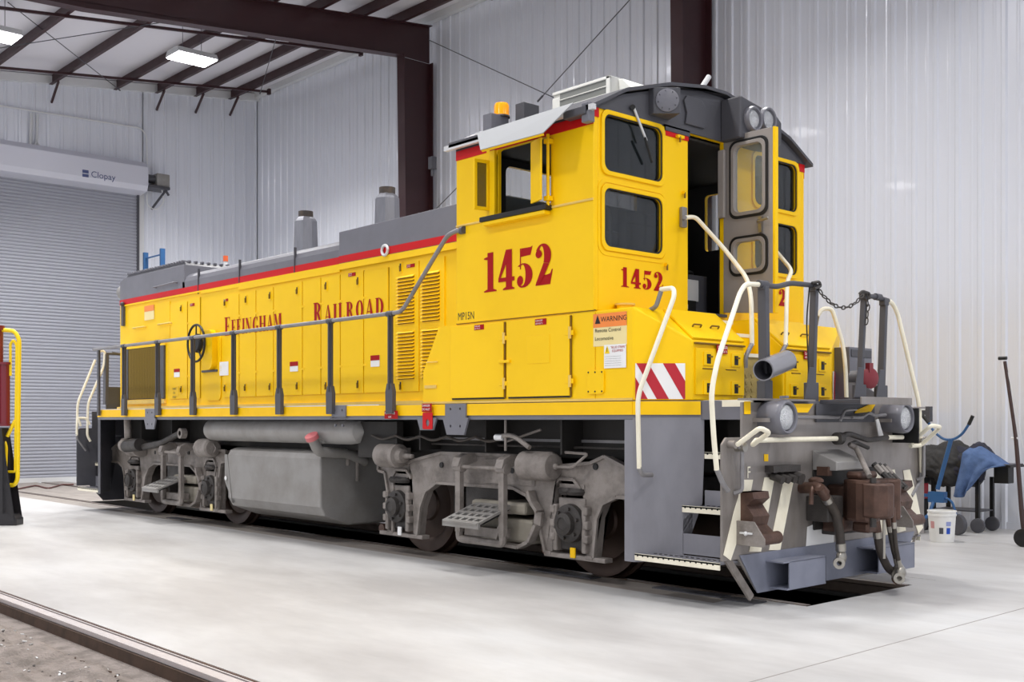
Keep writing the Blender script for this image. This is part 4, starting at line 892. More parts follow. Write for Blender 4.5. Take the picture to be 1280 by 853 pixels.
# ---------------------------------------------------------------- corner steps and end plates
def both(build, ends=(0, 1), sides=(0, 1)):
    for e in ends:
        for s in sides:
            r = build(e, s)
def corner(e, s):
    mb = MB()
    p0 = Vector((.408, -1.5, 0)); L = .50
    z0 = .285
    def P(d, z, n=0): q = p0 + CH * d + CN * n; return Vector((q.x, q.y, z))
    # plate with stepped lower edge
    mb.prism([P(0, 1.42), P(.56, 1.42), P(.56, 1.145), P(.545, .74), P(.39, .72), P(.385, .30), P(.05, z0), P(0, z0)], -CN * .012, PLT)
    mb.prism([(p0.x, p0.y, z0), (p0.x, p0.y, 1.40), (p0.x - .09, p0.y + .0, 1.40), (p0.x - .09, p0.y, z0)], (0, .012, 0), PLT)
    if e: mirx(mb); mb.mats = [DGR]  # rear plate darker: the shade on its back is put into the colour
    if s: miry(mb)
    sw = mb.build('step_side_plate', LOCO, bevel=.004)
    for k, (d, zt, w) in enumerate(((.01, .352, .30), (.381, .728, .22), (.556, 1.145, .2))):
        a = p0 + CH * d; mb = MB(); x1 = XF - .012
        back = a + CH * w
        mb.prism([(a.x, a.y, zt), (x1, a.y, zt), (x1, back.y, zt), (min(back.x, x1 - .1), back.y, zt)], (0, 0, -.012), PLT)
        mb.box(a.x + .005, x1, a.y - .0, a.y + .012, zt - .05, zt + .002, CRM)
        n = int((x1 - a.x) / .052)
        for i in range(n): mb.cyl((a.x + .035 + i * .052, a.y - .002, zt - .012), (a.x + .035 + i * .052, a.y + .01, zt - .012), .008, BLK, n=8)
        for j in range(3):
            for i in range(n - 1 - j): mb.cyl((a.x + .08 + j * .04 + i * .052, a.y + .06 + j * .055, zt - .001), (a.x + .08 + j * .04 + i * .052, a.y + .06 + j * .055, zt + .004), .013, BLK if j == 1 else PLT, n=8)
        if e: mirx(mb)
        if s: miry(mb)
        mb.build('step_tread', LOCO)
        if k < 2:
            b0 = p0 + CH * (.381 if k == 0 else .556); mb = MB()
            mb.box(b0.x + .0, x1, b0.y + .01, b0.y + .02, zt, zt + (.16 if k == 0 else .12), PLT)
            if e: mirx(mb)
            if s: miry(mb)
            mb.build('kick_plate', LOCO)
    mb = MB(); mb.box(C_.x + .02, XF, -1.10, -.95, 1.50, 1.552, CRM); mb.box(C_.x, XF, -1.09, -.5, .4, .41, UND) if 0 else None
    mb.box(C_.x - .1, XF, -.62, -.60, .25, 1.42, UND)
    if e: mirx(mb)
    if s: miry(mb)
    mb.build('step_nosing', LOCO)
both(corner)
def end_plate(e):
    mb = MB()
    o_ = [(-1.5, .37), (-1.08, .37), (-1.08, .12), (1.08, .12), (1.08, .37), (1.5, .37), (1.5, 1.22), (1.45, 1.27), (1.26, 1.27), (1.26, 1.53), (-1.26, 1.53), (-1.26, 1.27), (-1.45, 1.27), (-1.5, 1.22)]
    mb.sheet(YZ([(-1.5, .37), (-1.3, .37), (-1.08, .12), (1.08, .12), (1.3, .37), (1.5, .37), (1.5, 1.22), (1.45, 1.27), (1.26, 1.27), (1.26, 1.53), (-1.26, 1.53), (-1.26, 1.27), (-1.45, 1.27), (-1.5, 1.22)], XF), [], (.02, 0, 0), PIL)
    if e: mirx(mb); mb.mats = [DGR]  # rear end plate also darker, its shade painted in
    return mb.build('end_plate', LOCO, bevel=.004)
ep = end_plate(0); epr = end_plate(1)
X1 = XF + .02
# cream diagonal stripes, letter F, yellow marks
def stripe(pts, name='painted_stripe', m=CRM, sh=0):
    mb = MB(); P = [qX(x, y, X1 + .002) for x, y in pts]; mb.prism(P, (.003, 0, 0), m); mb.build(name, ep)
    return P
for k, pts in enumerate((((929, 600), (941, 600), (934, 640), (913, 701), (904, 694), (917, 640)), ((955.5, 597), (968, 597), (951, 690), (936, 690)), ((980, 597), (992.5, 597), (975, 688), (961, 688)))):
    P = stripe(pts); mb = MB(); mb.prism([(p.x, -p.y - .02, p.z) for p in P], (.003, 0, 0), CRM); mb.build('painted_stripe', ep)
stripe(((1009, 659), (1021, 654), (1042, 657), (1042, 680), (1007, 687)), m=WHT)
mb = MB(); p = qX(933, 598, X1); font(mb, 'F', .125, ((X1 + .002, p.y, p.z), (0, 1, 0), (0, 0, 1)), CRM, .003, sx=.8); mb.build('painted_letter', ep)
for pts in (((930, 502), (938, 502), (938, 518), (930, 518)), ((955, 568), (960, 568), (960, 577), (955, 577))): stripe(pts, 'yellow_mark', YEL2)
# platform ledge, yellow gussets, dark light recesses
mb = MB(); mb.box(XF - .02, XF + .07, -1.26, -.36, 1.545, 1.56, PIL); mb.box(XF - .02, XF + .07, 1.0, 1.42, 1.50, 1.515, PIL); mb.build('platform_edge', LOCO)
mb = MB(); mb.prism([(XF + .02, a, b) for a, b in ((-.22, 1.56), (.55, 1.575), (.50, 1.545), (-.22, 1.53))], (.36, 0, -.0), DGR)
mb.box(XF + .382, XF + .40, -.23, .56, 1.52, 1.58, PIL)
mb.prism([(XF + .03, -.30, 1.53), (XF + .03, .60, 1.53), (XF + .03, .60, 1.38), (XF + .03, -.30, 1.38)], (.01, 0, 0), DGR)
mb.build('folding_end_walkway', LOCO, bevel=.004)
mb = MB(); mb.prism([qX(x, y, XF + .035) for x, y in ((991, 505), (1016, 505), (1009, 516), (994, 516))], (.006, 0, 0), YEL2); mb.build('yellow_mark', LOCO); mb = MB(); mb.prism([qX(x, y, XF + .045) for x, y in ((1086, 506), (1094, 505), (1088, 515), (1068, 517), (1070, 513))], (.006, 0, 0), YEL2); mb.build('yellow_mark', LOCO)
mb = MB(); mb.tube([(X1 + .05, -.7, 1.42), (X1 + .05, .35, 1.42)], .015, HDR, 8); mb.tube([qX(1050, 527, X1 + .1), qX(1056, 513, X1 + .1), qX(1070, 512, X1 + .1)], .012, HDR, 8, .03); mb.tube([qX(1065, 522, X1 + .1), qX(1078, 522, X1 + .1), qX(1086, 516, X1 + .1), qX(1094, 520, X1 + .1), qX(1107, 519, X1 + .1)], .013, HDR, 8, .04); mb.build('air_pipe', LOCO)
# ditch lights
def ditch(px, py, X, gy):
    c = qX(px, py, X); t_ = MB()
    t_.lathe([(-.24, .0), (-.235, .09), (-.20, .12), (-.09, .130), (-.03, .132), (-.0, .128), (.012, .118), (.006, .105), (-.02, .10)], c, (1, .0, 0), GRY, n=32)
    t_.box(XF + .0, c.x - .12, c.y - .10, c.y + .06, c.z - .02, c.z + .01, GRY)
    o = t_.build('ditch_light', LOCO)
    m2 = MB(); m2.lathe([(-.012, .095), (.004, .07), (.014, .04), (.018, .0)], c, (1, 0, 0), LNS, n=28); m2.build('lamp_lens', o)
    m2 = MB(); m2.beam(c + Vector((-.06, -.0, .150)), c + Vector((.0, 0, .152)), .03, .02, GRY); m2.build('clamp', o); m2 = MB(); m2.beam(c + Vector((-.2, -.16, -.02)), c + Vector((-.05, -.16, -.02)), .02, .03, PIL); m2.build('clamp', o)
ditch(984.5, 522, 1.46, 0); ditch(1133, 523, 1.46, 0)
mb = MB(); mb.box(XF + .0, XF + .26, .93, .945, 1.20, 1.50, BLK); mb.prism([qX(x, y, XF + .06) for x, y in ((1094, 525), (1097, 524), (1104, 548), (1101, 551), (1098, 547))], (.01, 0, 0), WHT); mb.build('light_bracket', LOCO)
# plow / footboard
mb = MB()
mb.prism([(X1 + .0, -1.30, .40), (X1, -1.08, .10), (X1, 1.08, .10), (X1, 1.30, .40)], (.012, 0, 0), PLW)
mb.prism([(X1 + .012, -1.02, .12), (X1 + .012, -1.08, .12), (X1 - .25, -1.38, .30), (X1 - .25, -1.36, .36), (X1 + .012, -1.02, .18)], (0, .0, .01), TRK) if 0 else None
mb.obox((X1 - .02, -1.28, .235), (.012, 0, 0), (0, .16, -.17), (0, .022, .02), TRK); mb.obox((X1 - .02, 1.28, .235), (.012, 0, 0), (0, -.16, -.17), (0, .022, .02), TRK)
plow = mb.build('pilot_plow', LOCO, bevel=.004)
for a, b_ in ((-.98, -.40), (.32, 1.0)):
    mb = MB(); y0, y1 = a, b_; xo = X1 + .17
    mb.box(xo - .012, xo, y0 + .08, y1, .13, .335, PLW); mb.box(X1, xo, y0, y1, .325, .337, PLW); mb.box(X1, xo, y0 + .05, y1, .12, .132, PLW); mb.box(X1, xo, y1 - .012, y1, .13, .33, PLW)
    mb.build('foot_pocket', plow, bevel=.003)
# rusty end buffers with bracket plates
def anticlimb(y):
    mb = MB(); k = .72
    mb.prism([(X1, y - .14, .66), (X1 + .16, y - .14, .66), (X1 + .25, y - .14, .54), (X1 + .25, y - .14, .48), (X1, y - .14, .48)], (0, .012, 0), TRK)
    mb.ball((X1 + .09, y - .145, .57), .018, ALU, 8); mb.box(X1 + .04, X1 + .15, y - .155, y - .14, .565, .58, ALU)
    st = mb.build('stop_bracket', LOCO, bevel=.004)
    mb = MB(); sc = [(0, .86), (.11, .87), (.12, .82), (.06, .77), (.12, .69), (.10, .62), (.17, .56), (.0, .54)]
    for p0_, p1_ in zip(sc, sc[1:-1]): mb.prism([(X1, y - .09, p0_[1]), (X1 + p0_[0], y - .09, p0_[1]), (X1 + p1_[0], y - .09, p1_[1]), (X1, y - .09, p1_[1])], (0, .20, 0), RST)
    mb.cyl((X1 + .17, y - .11, .53), (X1 + .17, y + .14, .53), .048, RST, n=20)
    mb.build('cast_stop', st, label='rusty brown casting with a horizontal roller')
q = qX(935, 655, X1 + .1); anticlimb(q.y + .13); anticlimb(qX(1138, 640, X1 + .1).y - .10)
# MU hose rack on the plate
p = qX(975, 588, X1); mb = MB(); mb.box(X1, X1 + .08, p.y - .2, p.y + .16, p.z - .01, p.z + .04, TRD)
for k in range(4): mb.cyl((X1 + .02, p.y - .14 + k * .085, p.z - .04), (X1 + .12, p.y - .14 + k * .085, p.z - .07), .03 if k < 3 else .045, TRD, n=12)
mb.build('hose_rack', LOCO)
# uncoupling lever with cream handles
z = 1.25
mb = MB(); y0 = qX(945, 557, X1 + .12).y; y1 = qX(1135, 557, X1 + .12).y; Xl = X1 + .12
mb.tube([(Xl, y0, 1.25), (Xl, -.15, 1.25)], .02, CRM, 10); mb.tube([(Xl, -.16, 1.25), (Xl, 0, 1.29), (Xl, .32, 1.23), (Xl, .62, 1.25)], .022, TRD, 10, .05); mb.tube([(Xl, .6, 1.25), (Xl, y1 - .1, 1.25)], .02, CRM, 10)
mb.cyl((Xl, -.17, 1.25), (Xl, -.11, 1.25), .05, TRD); 
lev = mb.build('uncoupling_lever', LOCO)
mb = MB(); mb.tube([(Xl, y0 + .0, 1.25), qX(940, 557, Xl), qX(962, 541, Xl + .25), qX(950, 535, Xl + .25), qX(922, 556, Xl)], .018, CRM, 10, .04); mb.build('lever_handle', lev, label='cream painted loop handle')
mb = MB(); mb.tube([qX(1138, 558, Xl), qX(1151, 557, Xl), qX(1176, 534, Xl + .2), qX(1164, 532, Xl + .2), qX(1140, 553, Xl)], .018, CRM, 10, .04); mb.build('lever_handle', lev, label='cream painted loop handle')
mb = MB(); mb.tube([qX(1062, 556, Xl + .02), qX(1070, 560, Xl + .05), qX(1087, 596, Xl + .3)], .022, TRK, 10, .03); mb.tube([qX(1062, 556, Xl + .02), qX(1069, 553, Xl), qX(1085, 560, Xl)], .018, TRD, 8, .03); mb.build('lever_link', lev)
# corner grab irons on the end plate
for s, ys in ((-1, -1), (1, 1)):
    mb = MB(); y = s * 1.36; mb.tube([(X1, y - .04 * s, 1.2), (X1 + .05, y - .0, 1.2), (X1 + .05, y + .03, 1.18), (X1 + .05, y + .03, .88), (X1, y, .86)], .016, HDR, 8, .03)
    mb.cyl((X1, s * 1.42, 1.22), (X1 + .06, s * 1.42, 1.22), .03, PIL); mb.cyl((X1, s * 1.33, 1.20), (X1 + .08, s * 1.33, 1.20), .035, CHR, n=12)
    mb.build('grab_iron', LOCO)
# coupler pocket, shelf and coupler
mb = MB(); mb.box(X1, X1 + .02, -.33, .62, .52, 1.0, UND); mb.box(X1, X1 + .20, -.42, -.20, .60, .80, TRD); mb.box(X1, X1 + .12, -.2, .35, .48, .60, TRD); mb.build('coupler_pocket', LOCO, bevel=.01)
mb = MB(); a = qX(1015, 563, X1); mb.prism([(X1, -.33, 1.16), (X1 + .22, -.33, 1.07), (X1 + .22, -.33, 1.0), (X1, -.33, 1.0)], (0, .40, 0), TNK); mb.build('coupler_shelf', LOCO, bevel=.008, label='light grey sloping shelf')
zc0, zc1 = .60, .93
mb = MB(); mb.box(X1, 1.55, -.14, .12, .64, .88, RST); mb.box(X1, 1.46, -.21, .18, .50, .63, RST); cp = mb.build('coupler', LOCO, bevel=.03)
mb = MB(); hd_ = [(1.42, -.13), (1.50, -.20), (1.60, -.24), (1.70, -.24), (1.74, -.17), (1.72, -.09), (1.67, -.03), (1.64, .05), (1.68, .12), (1.74, .15), (1.75, .20), (1.70, .23), (1.58, .20), (1.50, .14), (1.42, .10)]
mb.prism([(a, b, zc0) for a, b in hd_], (0, 0, zc1 - zc0), RST)
mb.prism([(1.46, -.16, zc1), (1.60, -.17, zc1), (1.60, .10, zc1), (1.46, .08, zc1)], (0, 0, .06), RST)
mb.prism([(1.50, -.14, zc0), (1.66, -.16, zc0), (1.64, .08, zc0), (1.52, .06, zc0)], (0, 0, -.09), RST)
mb.build('coupler_head', cp, bevel=.035, label='rusty brown cast head')
mb = MB(); kn = [(1.66, -.26), (1.78, -.25), (1.84, -.19), (1.85, -.10), (1.80, -.06), (1.77, -.13), (1.71, -.16), (1.66, -.16)]
mb.prism([(a, b, .64) for a, b in kn], (0, 0, .27), RST); mb.cyl((1.73, -.21, .57), (1.73, -.21, .95), .024, TRD, n=12); mb.build('coupler_knuckle', cp, bevel=.02)
mb = MB(); mb.cyl((1.76, -.1, .62), (1.76, -.1, .32), .012, CHR, n=8); mb.build('drop_rod', cp)
for k in range(3): 
    mb = MB(); p = qX(1092 + k * 6, 580 + k * 1.0, X1 + .12); mb.tube([p, p + Vector((.12, .01, -.12)), p + Vector((.2, .01, -.18))], .026, TRD, 8, .05); mb.tube([p + Vector((.02, 0, -.02)), p + Vector((.08, 0, -.08))], .03, TRK, 8); mb.build('control_hose', LOCO)
# brake hoses
def hose(pts, r, cuff, name='brake_hose', lab=None):
    mb = MB(); mb.tube(pts, r, BLR, 12, .12, 8); h = mb.build(name, LOCO)
    pts = [Vector(p) for p in pts]
    m2 = MB(); d = (pts[1] - pts[0]).normalized(); m2.cyl(pts[0] + d * .02, pts[0] + d * .07, r * 1.12, CHR); m2.cyl(pts[0] - d * .1, pts[0] + d * .02, r * 1.05, RST); m2.build('hose_clamp', h)
    m2 = MB(); d = (pts[-1] - pts[-2]).normalized(); e_ = pts[-1]; m2.cyl(e_ - d * .04, e_ + d * .02, r * 1.12, CHR); m2.ball(e_ + d * .07, .05, cuff, 12, (.8, 1, 1.2)); m2.lathe([(0, .02), (0, .045), (.04, .045), (.04, .02)], e_ + d * .09 + Vector((.0, -.04, -.02)), (.6, -.8, 0), cuff, n=14); m2.build('gladhand', h)
    return h
Xh = X1 + .22
mb = MB(); mb.tube([qX(1001, 610, X1), qX(1012, 610, X1 + .1), qX(1024, 610, Xh - .02), qX(1031, 618, Xh)], .045, RST, 12, .06); mb.box(Xh - .16, Xh - .06, -.36, -.30, .96, 1.03, RST); q = qX(1020, 601, X1 + .14); mb.ball(q, .05, RST, 10, (1.4, .8, .6)); mb.tube([q, q + Vector((.02, -.09, -.06)), q + Vector((.02, -.1, -.18))], .018, RST, 8, .03); mb.build('angle_cock', LOCO)
hose([qX(1031, 620, Xh), qX(1045, 642, Xh), qX(1050, 668, Xh), qX(1051, 686, Xh)], .036, CHR)
Xr = 1.62
hose([qX(1096, 662, Xr), qX(1100, 690, Xr), qX(1110, 711, Xr), qX(1118, 716, Xr)], .033, RST)
hose([qX(1111, 655, Xr + .05), qX(1116, 685, Xr + .05), qX(1121, 703, Xr + .05)], .02, CHR)
hose([qX(1117, 650, Xr + .12), qX(1119, 680, Xr + .12), qX(1124, 706, Xr + .12)], .018, CHR)
# front railing
XR = 1.2
def fp(px, py, X=XR): return qX(px, py, X)
mb = MB(); mb.tube([fp(950, 355), fp(970, 359), fp(988, 354), fp(1018, 357)], .021, DGR, 12, .06); mb.cyl(fp(948, 355), fp(958, 356), .03, DGR); mb.build('end_rail', LOCO)
mb = MB(); mb.tube([fp(1078, 370), fp(1094, 371), fp(1110, 376)], .021, DGR, 12, .04); mb.cyl(fp(1094, 371), fp(1100, 372), .03, DGR); mb.build('end_rail', LOCO)
def post(a, b_, w=.06, foot=False):
    mb = MB(); mb.beam(a, b_, w, w * .7, DGR); mb.obox(a + Vector((0, 0, .0)), (.03, 0, 0), (0, .035, 0), (0, 0, .03), DGR)
    if foot: mb.prism([b_ + Vector((.03, -.15, 0)), b_ + Vector((.03, .0, 0)), b_ + Vector((.03, 0, .26)), b_ + Vector((.03, -.08, .26))], (.012, 0, 0), DGR)
    mb.box(b_.x - .04, b_.x + .04, b_.y - .05, b_.y + .05, 1.46, 1.70, DGR)
    return mb.build('rail_post', LOCO, bevel=.006)
post(fp(954, 358), fp(956, 500), .075); post(fp(1018, 360), fp(1014, 500), .06, True); post(fp(1080, 370), fp(1074, 498), .05, True); post(fp(1105, 378), fp(1101, 500), .06, True)
mb = MB(); mb.tube([fp(1012, 358), fp(1008, 400), fp(1012, 492)], .006, BLK, 6, .1); mb.build('thin_cable', LOCO)
# chain
def chain(pts, n, name='safety_chain'):
    pts = [Vector(p) for p in pts]; mb = MB()
    tot = len(pts) - 1
    for i in range(n):
        t = i / (n - 1) * tot; k = min(int(t), tot - 1); p = pts[k].lerp(pts[k + 1], t - k); d = (pts[k + 1] - pts[k]).normalized()
        side = d.cross(Vector((1, 0, 0))).normalized() if i % 2 else Vector((1, 0, 0)); L = (pts[-1] - pts[0]).length / n * .75
        L = .032
        mb.tube([p + d * L * math.cos(a * math.pi / 4) + side * .015 * math.sin(a * math.pi / 4) for a in range(9)], .0055, TRD, 6, .001)
    return mb.build(name, LOCO)
a, b_ = fp(1021, 358, 1.23), fp(1077, 371, 1.23); m_ = fp(1050, 384, 1.23)
cp_ = [a.lerp(b_, t) + Vector((0, 0, -(.0) - (4 * .13) * t * (1 - t))) for t in [i / 12 for i in range(13)]]
chain(cp_, 13); chain([fp(1083, 372, 1.24), fp(1085, 385, 1.24), fp(1083, 402, 1.24)], 5)
mb = MB(); mb.tube([fp(1015, 354, 1.23), fp(1024, 352, 1.25), fp(1026, 358, 1.25), fp(1018, 361, 1.25)], .012, TRD, 8, .03); mb.build('chain_hook', LOCO)
mb = MB(); mb.tube([fp(1074, 368, 1.23), fp(1078, 364, 1.25), fp(1087, 367, 1.25), fp(1086, 374, 1.25)], .012, TRD, 8, .03); mb.build('chain_hook', LOCO)
# cream corner handrails
def crail(top, tail, name='corner_handrail', r=.019, lab=None):
    mb = MB(); mb.tube(top, r, CRM, 12, .09, 6)
    for tl in tail: mb.tube(tl, r * 1.0, HDR, 10, .04)
    return mb.build(name, LOCO)
E3 = Vector((CX, CY, CZ))
def qD(px, py, d): return E3 + ray(px, py) * d
crail([qD(799, 586, 8.46), qD(797, 495, 8.44), qD(812, 455, 8.44), qD(843, 370, 8.5), qD(842, 360, 8.55), qD(826, 362, 8.66)],
      [[qD(799, 584, 8.46), qD(802, 594, 8.47), qD(815, 594, 8.53)], [qD(827, 362, 8.66), qD(820, 384, 8.68), qD(812, 388, 8.74)]])
pl = lambda px, py: qX(px, py, XF + .06)
crail([pl(896, 588), pl(892, 545), pl(889, 490), pl(897, 450), qX(925, 366, 1.22), qX(932, 355, 1.2), qX(949, 356, 1.2)], [[pl(896, 587), pl(903, 604), pl(910, 614)]])
crail([qX(1152, 592, XF + .04), qX(1150, 540, XF + .04), qX(1149, 505, XF + .04), qX(1122, 392, 1.2), qX(1115, 378, 1.2), qX(1107, 375, 1.2)], [[qX(1152, 590, XF + .04), qX(1150, 602, XF + .03), qX(1139, 620, XF + .02)]])
crail([qX(856, 272, .09), qX(869, 271, .12), qX(906, 312, .4), qX(934, 348, .66), qX(939, 372, .75), qX(940, 432, .76)], [[qX(940, 430, .76), qX(932, 446, .75), qX(932, 460, .74)], [qX(856, 272, .02), qX(856, 272, .1)]])
mb = MB(); p = qX(852, 268, .0); mb.box(0, .04, p.y - .035, p.y + .035, p.z - .12, p.z + .06, HDR); mb.build('rail_bracket', cab, bevel=.01)
crail([qX(958, 300, .1), qX(990, 338, .5), qX(984, 352, .62), qX(982, 432, .76)], [[qX(983, 430, .76), qX(974, 446, .75), qX(974, 458, .74)]])
crail([qX(1022, 395, .60), qX(1028, 386, .62), qX(1040, 386, .66), qX(1054, 432, .74), qX(1057, 460, .78), qX(1058, 497, .8)], [[qX(1022, 394, .6), qX(1020, 406, .5)]])
# tube shade on the post, MU receptacle, electrical box
mb = MB(); a, b_ = qX(954, 463, 1.32), qX(983, 451, 1.22); n_ = (b_ - a).normalized(); mb.lathe([(0, .072), (0, .082), ((b_ - a).length, .082), ((b_ - a).length, .0)], a, b_ - a, mat('shade_grey', (128, 128, 134), .25, coat=.3), n=28); mb.lathe([(.005, .072), ((b_ - a).length - .02, .072), ((b_ - a).length - .02, 0)], a, b_ - a, DGR, n=28); mb.beam((a + b_) / 2, (a + b_) / 2 + Vector((-.05, 0, -.02)), .05, .1, DGR); mb.build('lamp_shade', LOCO, label='grey tube shade clamped to the railing post')
a, b_ = qX(1062, 497, .78), qX(1090, 436, .78); mb = MB(); mb.box(.62, .78, a.y, b_.y, 1.53, b_.z, GRY); mb.box(.78, .79, a.y + .02, b_.y - .02, b_.z - .09, b_.z - .02, DGR); mb.prism([(.79, a.y + .15, 1.55), (1.1, a.y + .15, 1.55), (.79, a.y + .15, 1.75)], (0, .02, 0), GRY); mb.build('electrical_box', LOCO, bevel=.006)
c = qX(1084, 473, 1.22); mb = MB(); mb.cyl(c - Vector((.14, 0, 0)), c - Vector((.02, 0, 0)), .07, DGR); mb.box(c.x - .14, c.x - .08, c.y - .06, c.y + .04, 1.53, c.z, GRY); rc_ = mb.build('jumper_receptacle', LOCO)
c = qX(1088, 473, 1.24); mb = MB(); mb.lathe([(-.03, .0), (-.03, .085), (0, .09), (.012, .07), (.015, 0)], c, (1, -.35, 0), mat('cover_maroon', (122, 34, 44), .45), n=24); mb.obox(c + Vector((-.01, .0, .09)), (.02, 0, 0), (0, .03, 0), (0, 0, .04), mat('cover_maroon', (122, 34, 44), .45)); mb.build('receptacle_cover', rc_, label='round maroon cover')

# ---------------------------------------------------------------- side handrail
for s in (-1, 1):
    y = s * 1.55; mb = MB()
    a = [(-10.30, y, 2.455), (-2.74, y, 2.455), (-2.55, y, 2.46), (-1.84, y, 3.12), (-1.70, y + .0, 3.145), (-1.64, s * 1.52, 3.145)]
    if s > 0: a = [(-10.30, y, 2.455), (-1.75, y, 2.455)]
    mb.tube(a, .022, HDR, 12, .08)
    if s < 0: mb.cyl((-1.68, y + .03, 3.145), (-1.62, s * 1.53, 3.145), .035, DGR)
    hr = mb.build('side_handrail', LOCO)
    for px in (155, 197, 241, 292, 349, 413, 488):
        x = qY(px, 517, -1.55).x; mb = MB()
        mb.box(x - .03, x + .03, y - .008, y + .012, 1.70, 2.44, DGR); mb.box(x - .008, x + .008, y - .03, y + .03, 1.70, 2.44, DGR); mb.prism([(x - .055, y + .02 * s, 1.46), (x + .055, y + .02 * s, 1.46), (x + .06, y + .02 * s, 1.68), (x + .035, y + .02 * s, 1.76), (x - .035, y + .02 * s, 1.76), (x - .06, y + .02 * s, 1.68)], (0, .045 * -s, 0), DGR)
        mb.cyl((x - .05, y, 2.452), (x + .05, y, 2.452), .03, DGR, n=10)
        mb.build('rail_stanchion', LOCO)
# rear end rails
mb = MB(); x = -10.12; mb.box(x - .03, x + .03, -1.56, -1.53, 1.46, 2.45, DGR); mb.build('rail_stanchion', LOCO)
XQ = -11.05
def rp(px, py, X=XQ): return qX(px, py, X)
mb = MB(); mb.tube([rp(140, 441), rp(149, 443)], .02, DGR, 8); mb.beam(rp(133, 443), rp(132, 506), .1, .05, DGR); mb.box(XQ - .03, XQ, rp(133, 500).y, -.1, 1.5, rp(140, 484).z, DGR); mb.tube([rp(133, 442), (XQ, -.1, 2.44)], .02, DGR, 8); mb.build('rear_end_rail', LOCO)
crail([rp(124, 441), rp(126, 438), rp(131, 440), rp(130, 458), rp(110, 504), rp(109, 545), rp(113, 552)], [])
crail([qX(119, 450, -11.12), qX(97, 504, -11.12), qX(96, 545, -11.12)], [[qX(96, 543, -11.12), qX(96, 549, -11.12), qX(107, 564, -11.12)]])
crail([rp(98, 523), rp(108, 523), rp(112, 531)], [])
mb = MB(); mb.tube([rp(98, 524), rp(101, 533)], .018, CRM, 8); mb.build('grab_iron', LOCO)

# ---------------------------------------------------------------- tank and reservoir
mb = MB()
tp = [(-1.0, 1.07), (-1.22, 1.05), (-1.30, 1.02), (-1.335, .96), (-1.33, .42), (-1.27, .32), (-.95, .20), (.95, .20), (1.27, .32), (1.33, .42), (1.335, .96), (1.30, 1.02), (1.22, 1.05), (1.0, 1.07)]
mb.prism([(-6.52, a, b) for a, b in tp], (2.15, 0, 0), TNK)
tank = mb.build('fuel_tank', LOCO, bevel=.02)
mb = MB(); mb.prism([(-6.52, -1.338, .96), (-6.66, -1.30, .96), (-6.66, -1.30, .62), (-6.45, -1.30, .36), (-6.40, -1.338, .36)], (0, .02, 0), TNK); mb.ball((-6.60, -1.32, .66), .03, WHT, 8, (1, .3, 1)); mb.build('tank_bracket', tank, bevel=.003)
mb = MB(); p = qX(398, 565, -4.32); q = qX(391, 549, -4.30)
mb.tube([(-4.34, -.75, .92), (-4.30, -1.0, 1.02), p, q], .06, TNK, 14, .06); mb.tube([(-4.30, -.85, 1.12), (-4.27, -1.05, 1.17), qX(402, 553, -4.28)], .02, TNK, 8, .05); fn = mb.build('filler_neck', tank)
mb = MB(); d = (q - p).normalized(); mb.cyl(q, q + d * .05, .075, mat('pink_cap', (206, 112, 116), .5)); mb.build('filler_cap', fn, label='faded red filler cap')
mb = MB(); 
for px in (436, 448): p = qX(px, 560, -4.30); mb.cyl((-4.32, p.y, 1.2), (-4.32, p.y, .70 if px == 448 else .88), .022, TRK, n=8)
mb.build('vent_pipe', tank)
mb = MB(); mb.lathe([(0, 0), (.02, .09), (.10, .135), (.2, .14), (3.3, .14), (3.5, .12), (3.58, .0)], (-7.16, -1.26, 1.27), (1, 0, 0), TNK, n=28); mb.build('air_reservoir', LOCO)
mb = MB(); mb.box(-3.7, -3.0, -1.28, -1.2, 1.0, 1.38, UND)
for k in range(5):
    x = -3.4 + k * .42; mb.tube([(x, -1.31, 1.24), (x + .2, -1.32, 1.19), (x + .42, -1.31, 1.24)], .014, BLR, 8, .15)
mb.build('brake_pipework', LOCO)
mb = MB(); p = qY(620, 547, -1.36); q = qY(662, 560, -1.36); mb.tube([p, p + Vector((.22, 0, .03)), q], .022, TRK, 10, .1); mb.cyl(p, p + Vector((.1, 0, 0)), .03, ALU); mb.cyl((p.x + .13, -1.36, 1.12), (p.x + .13, -1.36, 1.4), .012, TRK); mb.build('air_hose', LOCO)
mb = MB(); mb.cyl((-2.6, -1.15, 1.16), (.3, -1.15, 1.16), .012, TRD, n=8); mb.cyl((-1.4, -1.2, 1.2), (-.95, -1.2, 1.31), .012, TRK, n=8); mb.build('air_pipe', LOCO)

